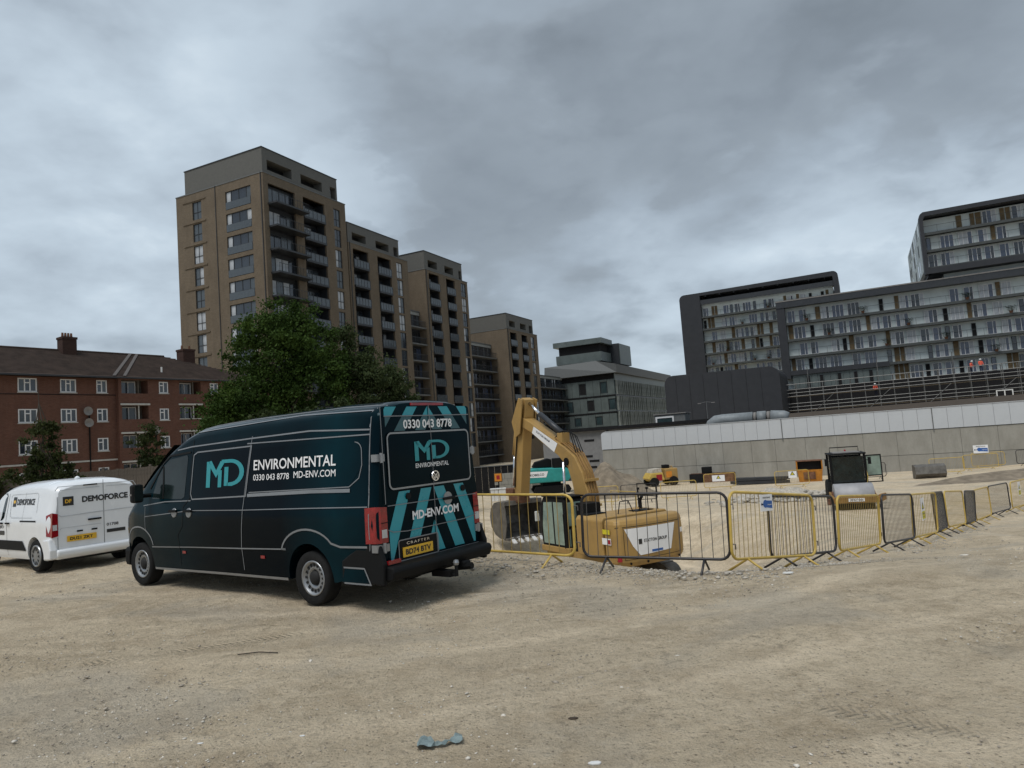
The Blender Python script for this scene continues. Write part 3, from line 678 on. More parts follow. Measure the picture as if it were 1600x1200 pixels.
    cr.build('tile_courses', 'roof_tile', t_, kind='stuff')
    MB().tube([(-.4, ym, zr+.03), (XR-9.8, ym, zr+.03)], .12, 6).build('ridge_tiles', 'roof_tile', t_)
    # valley and hip flashings where the wings meet
    for xa, xb in ((4.4, 9.1), (5.4, 9.8)):
        a = Vector((xa+O-.5, -.86, ze+.07)); c_ = Vector((xb+O-.6, ym, zr+.08)); s_ = Vector((.16, 0, 0))
        MB().add([a-s_, a+s_, c_+s_, c_-s_, a-s_+Vector((0, 0, .06)), a+s_+Vector((0, 0, .06)), c_+s_+Vector((0, 0, .06)), c_-s_+Vector((0, 0, .06))], [(0, 1, 2, 3), (4, 5, 6, 7), (0, 1, 5, 4), (1, 2, 6, 5), (2, 3, 7, 6), (3, 0, 4, 7)]).build('roof_flashing', 'lead_flashing', t_)
    def chimney(x, y, z0, w, d, h, pots):
        c_ = MB().box(x, y, z0, x+w, y+d, z0+h).box(x-.06, y-.06, z0+h, x+w+.06, y+d+.06, z0+h+.22).build('chimney', 'chimney_brick', t_)
        for i in range(pots): MB().lathe([(.13, 0), (.1, .45)], 8, 'z', (x+.25+i*(w-.5)/max(1, pots-1), y+d/2, z0+h+.22)).build('chimney_pot', 'rust', c_)
    chimney(1.4+O, 3.6, 12.6+Z, 1.3, 1.1, 2.4, 4); chimney(13.8+O, 3.4, 10.9+Z, 1.4, 1.3, 3.7, 2)
    part_box('roof_vent', 'white_plastic', t_, (9.4+O, .4, 11.4+Z, 9.52+O, .52, 12.2+Z))
    for x in (1.9, 8.05): MB().tube([(x+O, -.08 if x < 4 else -.58, .2), (x+O, -.08 if x < 4 else -.58, 8 if x < 4 else 6)], .06, 6).build('downpipe', 'trim_black', t_)
    for x, z, y in ((1.7, 7.6, 0), (1.75, 6.5, 0), (7.95, 5.6, -.5)):
        MB().lathe([(.02, .1), (.30, 0), (.42, -.09), (.40, -.09), (.02, .06)], 14, 'y', (x+O, y-.25, z+Z), cap=False).build('satellite_dish', 'lead_grey', t_)
flats()

# ------------------------------------------------------------------ apartment slabs, right
A_R = D2R(-26.07)
def gallery(name, P, x0, x1, z0, z1, storeys, label, seed, depth=14, frame_left=None, frame_right=None, roofband=1.0, proj=.9):
    """gallery-access style facade; storeys = list of (floor z, ceiling z)"""
    rnd = random.Random(seed); base = Vector(P)
    t_ = thing(name, (base.x, base.y, 0), A_R, label, 'apartment block')
    # body walls per storey: pale panels, timber panels and windows set side by side
    part_box('building_core', 'pale_panel', t_, (x0, .30, z0, x1, depth, z1-.05))
    for fz, cz in storeys:
        x = x0+rnd.uniform(0, 1.2) if frame_left is None else x0+frame_left
        part_box('balcony_slab', 'gallery_slab', t_, (x0+.02, -proj, fz-.42, x1-.02, .28, fz))
        x = x0+(frame_left or 0)+.1
        while x < x1-1.2:
            kind = rnd.choices(('wood', 'door', 'win', 'gap', 'twin'), (1.9, 3.0, 1.3, 2.2, 1.8))[0]
            if kind == 'wood':
                w = rnd.choice((.6, .75)); part_box('timber_panel', 'wood_panel', t_, (x, .18, fz+.01, x+w, .292, cz-.43)); x += w+.15
            elif kind == 'gap': x += rnd.uniform(.8, 1.6)
            elif kind == 'win':
                window(t_, MT(x, .17, fz+.05), .62, 2.1, (), fm='anthracite', gm=('void', 'glass_dark', 'glass_blue'), fr=.06); x += 1.0
            else:
                w = 1.3 if kind == 'door' else 1.9; window(t_, MT(x, .15, fz+.05), w, 2.15, (.62,) if kind == 'door' else (.33, .66), fm='window_white', gm=('glass_blue', 'glass_dark', 'glass_blue', 'curtain'), fr=.08); x += w+rnd.uniform(.3, .8)
        rl = MB(); rl.box(x0+.05, -proj+.02, fz+1.05, x1-.05, -proj+.07, fz+1.1)
        n = int((x1-x0)/2.2)
        for i in range(n+1): rl.box(x0+.1+i*(x1-x0-.3)/n, -proj+.03, fz, x0+.14+i*(x1-x0-.3)/n, -proj+.06, fz+1.05)
        rl.build('balcony_rail', 'gallery_slab', t_)
    return t_
# lower long block
RB = (48.56, 125.0, 0)
rb = gallery('gallery_block', RB, 0.0, 48, -3, 22.0, [(18.85, 21.6), (15.9, 18.85), (12.95, 15.9), (10.15, 12.95), (7.2, 10.15)], 'long pale apartment block with open galleries, behind the scaffolding', 3, frame_left=.9)
part_box('roof_slab', 'anthracite', rb, (-.6, -1.2, 21.55, 48, 14.5, 22.6)); part_box('roof_edge', 'lead_grey', rb, (-.62, -1.26, 22.6, 48, 14.5, 22.8))
part_box('end_frame', 'charcoal_clad', rb, (-.6, -1.1, 9.0, .75, 14, 21.54))
part_box('lower_frame', 'charcoal_clad', rb, (.76, -1.32, 9.55, 16, -.92, 10.35)); 
for x in range(0, 15): part_box('pale_wall_panel', 'grey_green_panel', rb, (1.0+x, -1.0, 6.9, 1.96+x, -.9, 9.5))
for x in (3.2, 5.3, 8.1, 10.6, 12.9): window(rb, MT(x, -1.12, 7.1), .55, 2.1, (), fm='anthracite', gm=('void',), fr=.05)
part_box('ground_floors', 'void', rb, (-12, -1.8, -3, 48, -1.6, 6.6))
# upper block standing on the right end
P2 = Vector(RB)+d2*22.6
ub = gallery('upper_gallery_block', (P2.x, P2.y, 0), 0.0, 26, 24.5, 33.0, [(30.6, 33.2), (27.75, 30.6), (24.9, 27.75)], 'upper apartment block with rounded dark frame, top right of the photo', 5, depth=30, frame_left=.7)
part_box('roof_slab', 'charcoal_clad', ub, (.6, -1.7, 33.2, 26, 30, 33.9)); part_box('floor_slab', 'charcoal_clad', ub, (.6, -1.7, 23.7, 26, 30, 24.6))
fr = MB(); arc = [(.0, 23.7)]+[(0, 33.0)]+[(0.9-.9*math.cos(a), 33.0+.9*math.sin(a)) for a in [D2R(k*15) for k in range(1, 7)]]+[(.9, 33.2), (.7, 33.0), (.55, 32.6), (.55, 24.6), (.9, 23.7)]
fr.prism(arc, 'y', -1.72, .2); fr.build('end_frame', 'charcoal_clad', ub)
part_box('side_wall', 'pale_panel', ub, (.06, .22, 24.6, .28, 30, 33.1))
rnd = random.Random(2)
for i in range(9):
    for j in range(3):
        if rnd.random() < .85: part_box('side_window', rnd.choice(('glass_dark', 'glass_blue', 'charcoal_clad')), ub, (-.02, 1.2+i*3.2+rnd.random(), 25.0+j*2.85, .05, 2.6+i*3.2+rnd.random(), 27.0+j*2.85))
rs = MB(); 
part_box('recessed_storey', 'pale_panel', ub, (2.8, .6, 22.75, 26, 20, 23.69))
# rear left block with a broad dark frame
lb = gallery('framed_gallery_block', (43.81, 172.0, 0), 3.8, 33.0, -3, 31.4, [(28.1, 30.9), (25.1, 28.1), (22.1, 25.1), (19.15, 22.1), (16.3, 19.15), (13.4, 16.3)], 'far apartment block wrapped in a broad charcoal frame with rounded corners', 8, proj=1.2, frame_left=.1)
f = MB(); f.prism([(-1.1, -3), (-1.1, 32.7)]+[(-1.1+1.2-1.2*math.cos(D2R(k*15)), 32.7+1.2*math.sin(D2R(k*15))) for k in range(1, 7)]+[(3.8, 33.9), (3.8, -3)], 'y', -1.4, 14); f.build('left_frame', 'charcoal_clad', lb)
f = MB(); f.prism([(3.8, 33.2), (3.8, 33.9), (33.2, 34.2)]+[(33.2+1.1*math.sin(D2R(k*15)), 33.1+1.1*math.cos(D2R(k*15))) for k in range(1, 7)]+[(34.3, -3), (33.2, -3), (33.2, 33.1)], 'y', -1.4, 14); f.build('roof_frame', 'charcoal_clad', lb)
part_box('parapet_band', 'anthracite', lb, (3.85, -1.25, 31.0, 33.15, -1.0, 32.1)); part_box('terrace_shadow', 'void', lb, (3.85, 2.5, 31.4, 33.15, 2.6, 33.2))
for i in range(9): part_box('roof_beam', 'anthracite', lb, (5+i*3.3, -1.2, 32.9, 5.3+i*3.3, 2.4, 33.18))
def pot():
    b = MB(); b.lathe([(.16, 0), (.22, .35)], 8, 'z')
    return b
pm = pot().mesh('pot', 'rust'); lm = MB()
for i in range(60):
    a = random.uniform(0, 6.28); e = random.uniform(.1, .55); z = random.uniform(.35, 1.05); q = Vector((e*math.cos(a), e*math.sin(a), z)); s_ = .13
    lm.add([q+Vector((s_, 0, 0)), q+Vector((0, s_, .05)), q+Vector((-s_, 0, .08)), q+Vector((0, -s_, .02))], [(0, 1, 2, 3)])
lmm = lm.mesh('leaves', 'leaf_dull')
rnd = random.Random(21); pp = []
spots = [(RB, x, z) for x, z in ((4.2, 18.85), (7.5, 15.9), (13, 18.85), (16, 12.95), (19.5, 15.9), (24.5, 12.95), (28, 18.85), (31, 10.15), (33.5, 15.9))]+[((43.81, 172, 0), x, z) for x, z in ((5.5, 16.3), (9, 19.15), (13, 25.1), (15, 16.3), (19, 28.1), (22, 19.15), (25, 22.1), (21, 25.1), (18, 16.3), (28, 19.15))]
LV = {18.85: 'topmost', 15.9: 'second', 12.95: 'third', 10.15: 'fourth', 28.1: 'topmost', 25.1: 'second', 22.1: 'third', 19.15: 'fourth', 16.3: 'fifth'}
for bp, x, z in spots:
    row = sorted(p[1] for p in spots if p[0] == bp and p[2] == z); pos = row.index(x)
    where = '' if len(row) == 1 else ', '+{0: 'leftmost', len(row)-1: 'rightmost'}.get(pos, 'middle one')+' there'
    plab = 'potted plant on the '+LV[z]+' gallery of the '+('long pale' if bp[1] == 125.0 else 'far charcoal-framed')+' block'+where
    q = Vector(bp)+d2*x+(-d1)*.7
    o = thing('potted_plant', (q.x, q.y, z), 0, plab, 'plant', 'potted plants on the gallery balconies')
    ob('pot', pm, o); ob('leaves', lmm, o); o.scale = (1.3, 1.3, 1.1)

# ------------------------------------------------------------------ grey glass office, centre
def office():
    P = Vector((26.7, 185.0, 0)); t_ = thing('glass_office', (P.x, P.y, -3), A_T, 'grey-green office building with finned glass side and boxed roof lantern', 'office building'); Z = 3
    part_box('core', 'charcoal_clad', t_, (.4, .4, 0, 59, 18, 16.2+Z))
    # left face (x=0 plane, runs along +y): panel rows with dark windows
    rnd = random.Random(4)
    rows = ((11.9, 16.0), (7.5, 11.4), (3.7, 7.0)); 
    for r, (a, b) in enumerate(rows):
        off = (0, .9, .5)[r]; y = .1
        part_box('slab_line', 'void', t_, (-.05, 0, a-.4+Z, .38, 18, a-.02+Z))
        i = 0
        while y < 17.6:
            w = 2.0
            if (i+r) % 3 == 1:
                M = Matrix.Translation((.1, y+1.7+.1, a+.5+Z)) @ Matrix.Rotation(-math.pi/2, 4, 'Z'); window(t_, M, 1.7, b-a-1.1, (), fm='anthracite', gm=('glass_teal', 'void'), fr=.1)
                part_box('wall_panel', 'grey_green_panel', t_, (.02, y, a+Z, .3, y+1.9, a+.48+Z)); part_box('wall_panel', 'grey_green_panel', t_, (.02, y, b-.55+Z, .3, y+1.9, b+Z))
            else: part_box('wall_panel', 'grey_green_panel', t_, (.02+rnd.random()*.03, y, a+Z, .3, y+1.92, b+Z))
            y += 1.98; i += 1
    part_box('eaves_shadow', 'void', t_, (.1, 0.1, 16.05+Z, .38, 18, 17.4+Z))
    rf = MB(); rf.add([(-1.2, -1.2, 17.5+Z), (60, -.6, 17.4+Z), (60, 19.3, 17.5+Z), (-1.2, 19.3, 17.5+Z), (-1.2, -1.2, 19.7+Z), (60, -.6, 19.7+Z), (60, 19.3, 20.9+Z), (-.4, 19.3, 20.9+Z), (1.2, 5, 21.3+Z), (59, 5, 20.6+Z)],
                     [(3, 2, 1, 0), (0, 1, 5, 4), (1, 2, 6, 9, 5), (2, 3, 7, 6), (3, 0, 4, 8, 7), (4, 5, 9, 8), (8, 9, 6, 7)]); rf.build('roof', 'roof_grey', t_)
    # right face (y=0 plane): glass with vertical fins
    part_box('curtain_glass', 'glass_teal', t_, (.4, .02, 0, 59, .38, 16.5+Z))
    part_box('upper_glass', 'grey_green_panel', t_, (.3, -.1, 15.6+Z, 59, .1, 17.4+Z))
    fm = MB().box(0, -.5, 0, .25, 0, 3.7).mesh('fin', 'fin_metal')
    for r, (a, b) in enumerate(((11.9, 15.5), (7.7, 11.4), (3.7, 7.4))):
        part_box('slab_line', 'anthracite', t_, (.3, -.2, a-.45+Z, 59, .01, a-.1+Z))
        x = .8
        while x < 58: ob('fin', fm, t_, (x, 0, a+Z)); x += rnd.choice((1.1, 1.6, 2.1))
    # roof lantern
    part_box('lantern_base', 'grey_green_panel', t_, (2.6, 3.8, 21.4+Z, 11, 16.9, 23.9+Z)); part_box('lantern_glass', 'void', t_, (3.3, 4.5, 23.9+Z, 10.5, 16.2, 26.2+Z)); part_box('lantern_roof', 'grey_green_panel', t_, (2.2, 3.4, 26.2+Z, 11.5, 17.4, 27.6+Z))
    part_box('plant_room', 'anthracite', t_, (11.6, 1.6, 20.8+Z, 22, 12, 26.6+Z))
    part_box('plant_room_side', 'grey_green_panel', t_, (11.8, 1.4, 20.8+Z, 22, 1.58, 26.5+Z))
office()

# ------------------------------------------------------------------ charcoal building, scaffolding, ducts, retaining wall
def lowblocks():
    P = Vector((24.44, 105.0, 0)); t_ = thing('charcoal_building', (P.x, P.y, -3), A_R, 'windowless charcoal clad building with rounded corners, above the white wall', 'building'); Z = 3
    prof = [(-1.9, 0), (-1.9, 8.4+Z)]+[(-1.9+1.3*(1-math.cos(D2R(18*k))), 8.4+Z+1.3*math.sin(D2R(18*k))) for k in range(1, 6)]+[(12.9, 9.6+Z)]+[(12.9+1.4*math.sin(D2R(18*k)), 8.2+Z+1.4*math.cos(D2R(18*k))) for k in range(1, 6)]+[(14.3, 0)]
    MB().prism(prof, 'y', 0, 12).build('cladding', 'charcoal_clad', t_)
    for i in range(7): part_box('cladding_joint', 'void', t_, (-.2+i*2.0, -.02, 4, -.17+i*2.0, -.003, 9.4+Z))
lowblocks()
def scaffold():
    P = Vector((46.82, 104.0, 0)); t_ = thing('scaffolding', (P.x, P.y, 2.0), A_R, 'tube scaffolding with boards in front of the pale gallery block', 'scaffolding')
    bk = MB().box(-9, 4.0, -2.5, 36, 4.2, 4.6); bk.build('building_shell', 'void', t_)
    x = -12.4; i = 0
    um = MB().tube([(0, 0, -2), (0, 0, 5.3)], .06, 5).mesh('upright', 'scaffold_tube'); um2 = MB().tube([(0, 0, -2), (0, 0, 7.6)], .06, 5).mesh('upright', 'scaffold_tube')
    while x < 36:
        ob('upright', um2 if i % 5 == 0 else um, t_, (x, 0, 0)); ob('upright', um, t_, (x, 1.3, 0)); x += 1.85; i += 1
    for z in (.15, 1.2, 1.7, 2.2, 3.3, 3.8, 4.3, 5.1): 
        a = MB().tube([(-12.6, -.05, z), (36, -.05, z+.35)], .04, 5); a.build('ledger', 'scaffold_tube', t_)
    for z in (1.15, 3.25):
        part_box('board', 'scaffold_board', t_, (-12.4, .1, z, 36, 1.2, z+.06))
    for k in range(6): MB().tube([(-11+k*7.4, -.1, .1), (-7.3+k*7.4, -.1, 3.3)], .035, 5).build('brace', 'scaffold_tube', t_)
    part_box('white_box', 'white_plastic', t_, (-6.2, -.4, -1.0, -5.2, .2, .3)); window(t_, MT(19.8, -.5, .3), 1.9, 1.5, (.5,), fm='white_plastic', gm=('void',), fr=.13)
    MB().box(14.4, -.3, .5, 14.75, -.1, .8).box(15.0, -.3, .5, 15.35, -.1, .8).build('site_lights', 'white_plastic', t_)
scaffold()
def bank():
    # earth strip between the wall and the scaffold
    P = Vector((7.89, 66.0, 0)); t_ = MB(Matrix.Translation((P.x, P.y, 0)) @ Matrix.Rotation(A_R, 4, 'Z'))
    t_.add([(9, .8, 1.95), (60, .8, 1.95), (60, 34, 3.0), (9, 34, 2.7), (9, .8, -3), (60, .8, -3), (60, 34, -3), (9, 34, -3)], [(0, 1, 2, 3), (4, 5, 1, 0), (5, 6, 2, 1), (7, 4, 0, 3), (6, 7, 3, 2)])
    o = t_.build('earth_bank', 'dark_soil'); o['kind'] = 'structure'
bank()
def retaining():
    P = Vector((7.89, 66.0, 0)); t_ = thing('retaining_wall', (P.x, P.y, -3), A_R, 'long pale concrete retaining wall capped with white panels, across the back of the site', 'wall'); Z = 3
    Lw = 62
    m = bpy.data.materials.new('stained_concrete'); m.use_nodes = True; m.node_tree.nodes.clear(); q = NT(m.node_tree)
    oi = q.new('ShaderNodeObjectInfo'); oc = q.new('ShaderNodeTexCoord').outputs['Object']
    n = q.noise(q.v('MULTIPLY', oc, (1, 1, .35)), 1.3, 6, .65); n2 = q.noise(oc, 5, 5, .6)
    c = q.mix(q.m('MULTIPLY', q.m('SUBTRACT', n, .38, clamp=True), 3, clamp=True), (.245, .235, .205), (.335, .325, .29)); c = q.mix(q.m('MULTIPLY', q.m('SUBTRACT', n2, .55, clamp=True), 2, clamp=True), c, (.20, .185, .155))
    c = q.mix(q.m('MULTIPLY', oi.outputs['Random'], .35), c, (.25, .235, .20))
    p = q.new('ShaderNodeBsdfPrincipled', {'Base Color': c, 'Roughness': .85}); q.new('ShaderNodeOutputMaterial', {'Surface': p.outputs[0]}); MATS['stained_concrete'] = m
    mat('white_clad', (.47, .49, .51), .55, var=.05, vs=.6)
    part_box('wall_core', 'slab_grey', t_, (.05, .12, 0, Lw, .7, 1.98+Z))
    x = 0; i = 0
    cols = []
    while x < Lw:
        w = 2.35 if i % 3 else 1.9; jt = .018
        for (a, b) in ((0, 1.55), (1.58, 3.40)): part_box('concrete_panel', 'stained_concrete', t_, (x+jt/2, .0+random.random()*.012, a, x+w-jt/2, .118, b))
        x += w; i += 1
    pw = .985; wm = MB().box(.008, -.05, 0, pw-.008, .10, 1.6).mesh('white_panel', 'white_clad'); k = 0
    for i in range(int(Lw/pw)):
        if i == 0: 
            MB().prism([(0, 0), (pw-.008, 0), (pw-.008, 1.6), (.28, 1.6), (.07, 1.5), (0, 1.36)], 'y', -.05, .10).build('white_panel', 'white_clad', t_, loc=(0, -.002, .45+Z)); continue
        ob('white_panel', wm, t_, (i*pw-.0, random.random()*.01, .45+Z))
    for i in (16, 27): part_box('joint_cover', 'slab_grey', t_, (i*pw-.03, -.075, .2+Z, i*pw+.03, -.052, 2.06+Z))
    part_box('coping', 'white_clad', t_, (.4, -.08, 2.06+Z, Lw, .2, 2.10+Z))
retaining()
def behind_wall():
    W0 = Vector((7.89, 66.0, 0))
    P = W0+d1*8; t_ = thing('louvred_building', (P.x, P.y, -3), A_R, 'low grey building with dark louvre slots, left of the white-capped wall', 'building'); Z = 3
    part_box('wall', 'louvre_grey', t_, (-9.5, 0, 0, 10, 8, 2.3+Z)); part_box('roof_edge', 'void', t_, (-9.8, -.4, 2.3+Z, 10.3, 8, 2.62+Z))
    for x0, z in ((-4.7, 1.2), (-5.0, -.45), (-4.3, -.95), (-4.6, -1.6)): part_box('louvre', 'void', t_, (x0, -.03, z+Z, x0+1.1, -.003, z+.22+Z))
    for x0 in (-2.2,): part_box('dark_edge', 'anthracite', t_, (x0, -.05, 0, x0+.25, -.003, 2.25+Z))
    # duct
    P = W0+d1*5; t_ = thing('air_duct', (P.x, P.y, 1.3), A_R, 'fat silver air duct with a banded joint, lying above the white wall', 'duct')
    pts = [(9.0, 0, .35), (9.2, 0, .75), (9.6, 0, 1.0), (10.2, 0, 1.05), (12.9, 0, 1.05)]
    MB().tube(pts, [.5, .52, .55, .55, .55], 14).build('elbow_pipe', 'duct_metal', t_, smooth=True)
    for a, b, r in ((13.0, 13.2, .5), (13.3, 14.05, .56), (14.15, 14.4, .5)): MB().tube([(a, 0, 1.05), (b, 0, 1.05)], r, 14).build('joint_band', 'lead_grey' if r < .52 else 'duct_metal', t_, smooth=True)
    MB().tube([(14.45, 0, 1.05), (15.6, 0, .95), (15.9, 0, .85)], [.56, .55, .48], 14).build('end_pipe', 'duct_metal', t_, smooth=True)
    # lamp
    P = Vector((20.6, 76.0, 0)); t_ = thing('lamp_post', (P.x, P.y, 1.0), A_R, 'slim twin-headed lamp post in front of the charcoal building', 'lamp post')
    MB().tube([(0, 0, 0), (0, 0, 3.45)], .045, 6).build('post', 'slab_grey', t_); MB().tube([(-.6, 0, 3.4), (0, 0, 3.5), (.6, 0, 3.4)], .03, 5).build('arm', 'slab_grey', t_)
    for s_ in (-1, 1): MB().box(s_*.55, -.08, 3.34, s_*.9, .08, 3.42).build('lamp_head', 'lead_grey', t_)
    # cabin
    P = Vector((15.0, 76.0, 0)); t_ = thing('site_cabin', (P.x, P.y, 1.0), A_R, 'small grey cabin with white framed green window, behind the wall', 'cabin')
    part_box('body', 'slab_grey', t_, (-.1, 0, 0, 3.2, 2.4, 2.45), .05); window(t_, MT(.05, -.07, 1.0), 1.95, 1.25, (), fm='window_white', gm=('glass_teal',), fr=.16)
    part_box('roof_lip', 'lead_grey', t_, (-.15, -.12, 2.46, 3.3, 2.5, 2.55))
behind_wall()

# ------------------------------------------------------------------ trees and shrubs
def crown_mesh(name, lobes, n, size, m, seed, hollow=.55):
    r = np.random.default_rng(seed); L = np.array(lobes, float); vol = (L[:, 3]*L[:, 4]*L[:, 5])**.8; k = r.choice(len(L), n, p=vol/vol.sum())
    d = r.normal(size=(n, 3)); d /= np.linalg.norm(d, axis=1)[:, None]
    rad = hollow+(1-hollow)*r.random(n)**.6
    # clumps: leaves gather round twig ends, leaving gaps
    nc = max(60, n//150); ck = r.choice(len(L), nc, p=vol/vol.sum()); cdn = r.normal(size=(nc, 3)); cdn /= np.linalg.norm(cdn, axis=1)[:, None]; cdn[:, 2] = np.where(cdn[:, 2] < -.5, -cdn[:, 2]*.5, cdn[:, 2])
    cr = (.45+.68*r.random(nc)); C = L[ck, :3]+cdn*cr[:, None]*L[ck, 3:6]
    a = r.integers(0, nc, n); P = C[a]+r.normal(size=(n, 3))*r.choice([.30, .5, .75], (n, 1))*np.array([1, 1, .7])*(L[:, 3].mean()/4.5)
    loose = r.random(n) < .12; P[loose] = (L[k, :3]+d*rad[:, None]*L[k, 3:6])[loose]
    s = size*r.uniform(.6, 1.4, n)
    u = r.normal(size=(n, 3)); u /= np.linalg.norm(u, axis=1)[:, None]; w = np.cross(u, r.normal(size=(n, 3))); w /= np.linalg.norm(w, axis=1)[:, None]
    u, w = u*s[:, None], w*s[:, None]*.6
    V = np.stack([P-u, P-w*.9, P+u, P+w], 1).reshape(-1, 3); Q = np.arange(n*4).reshape(-1, 4)
    return raw(name, V, Q, m)
def tree(name, loc, lobes, trunk, n, size, m, label, seed, cat='tree'):
    t_ = thing(name, (loc[0], loc[1], gz(loc[0], loc[1])-.1), 0, label, cat); rd = random.Random(seed)
    b = MB()
    for tx, ty, hh, r0_ in trunk:
        pts = [(tx*k/6+rd.uniform(-.12, .12), ty*k/6+rd.uniform(-.12, .12), hh*k/6) for k in range(7)]; b.tube(pts, [r0_*(1-.13*k) for k in range(7)], 7)
        for j in range(7):
            l = rd.choice(lobes); a = pts[rd.randint(2, 5)]; c_ = (l[0]+rd.uniform(-.5, .5)*l[3], l[1]+rd.uniform(-.5, .5)*l[4], l[2]+rd.uniform(-.2, .5)*l[5]); mid_ = tuple((a[i]+c_[i])/2+rd.uniform(-.3, .3) for i in range(3))
            b.tube([a, mid_, c_], [r0_*.4, r0_*.22, r0_*.07], 5)
    b.build('trunk', 'bark', t_)
    ob('crown', crown_mesh('crown', lobes, n, size, m, seed), t_); return t_
# positions come from bearings measured on site, distances 44-54 m
tree('broadleaf_tree', (-16.5, 50), [(0, 0, 9.3, 3.3, 3.6, 3.4), (-.9, 0, 5.5, 3.6, 3.6, 3.2), (2.2, .5, 7.2, 2.8, 3.0, 3.8), (-2.9, -.5, 4.8, 2.0, 2.6, 2.6), (1.1, 0, 11.3, 2.0, 2.2, 1.7), (-4.1, 0, 4.6, 1.1, 1.6, 1.9)], [(0, 0, 8, .32), (-1.4, .3, 6, .22)], 62000, .105, 'leaf_bright', 'large bright green leafy tree in front of the tallest brick tower', 3)
tree('broadleaf_tree', (-10.2, 54), [(-.3, 0, 7.6, 2.7, 3.2, 3.6), (1.0, 0, 5.2, 2.1, 2.8, 3.2), (-1.9, 0, 8.9, 2.1, 2.6, 2.2), (1.9, 0, 3.8, 1.4, 2.0, 2.4), (-2.6, -.5, 11.7, 1.4, 1.5, 1.4)], [(0, 0, 8, .26), (1.5, .3, 6.5, .18)], 40000, .10, 'leaf_dull', 'duller grey-green tree with gaps, right of the bright tree and above the van roof', 5)
tree('shrub_tree', (-22.6, 34.0), [(0, 0, 2.1, 1.15, 1.2, 1.4), (-.05, 0, 3.7, .75, .8, 1.1), (.7, 0, 1.5, 1.0, 1.0, 1.1), (-.9, 0, 1.6, .8, .9, 1.0)], [(0, 0, 4, .12), (-.1, 0, 6.6, .06)], 9000, .075, 'leaf_olive', 'dark bushy self-sown tree with a bare shoot above it, behind the white van', 7)
tree('shrub_tree', (-19.4, 37.5), [(0, 0, 3.0, .85, .9, 1.5), (.3, 0, 1.8, 1.1, 1, 1.3)], [(0, 0, 3.6, .07)], 3800, .07, 'leaf_olive', 'slim young tree between the two vans, in front of the balconies', 9)
tree('bush', (-27.2, 35.5), [(0, 0, 1.7, 1.0, 1.0, 1.1), (-1.6, 0, 1.5, 1.2, 1.0, 1.0)], [(0, 0, 1.6, .08)], 7000, .10, 'leaf_olive', 'low dark bush at the left edge of the photo, above the timber fence', 12, 'bush')
tree('bush', (-12.2, 45), [(0, 0, 3.2, 2.5, 1.8, 2.2), (2.8, 0, 2.8, 2.4, 1.8, 1.9), (-3.6, 0, 3.0, 2.4, 1.8, 2.2), (6, .5, 2.4, 2.0, 1.8, 1.8)], [(0, 0, 2.6, .12), (3, 0, 2.2, .1)], 13000, .14, 'leaf_dull', 'low dark undergrowth filling in beneath the two large trees', 15, 'bush')

def fence():
    t_ = thing('timber_fence', (-31, 36.6, 0), D2R(-1.5), 'weathered brown timber panel fence behind the white van', 'fence')
    bm_ = MB().box(0, 0, .05, .142, .022, 1.98).mesh('board', 'timber_fence')
    n = int(25/.15)
    for i in range(n): ob('board', bm_, t_, (i*.15, random.random()*.02, random.uniform(-.03, .03)), (0, 0, random.uniform(-.03, .03)))
    for i in range(11): part_box('post', 'timber_fence', t_, (i*2.45-.05, .03, 0, i*2.45+.05, .13, 2.1))
    for z in (.4, 1.5): part_box('rail', 'timber_fence', t_, (0, .028, z, 25, .08, z+.09))
fence()

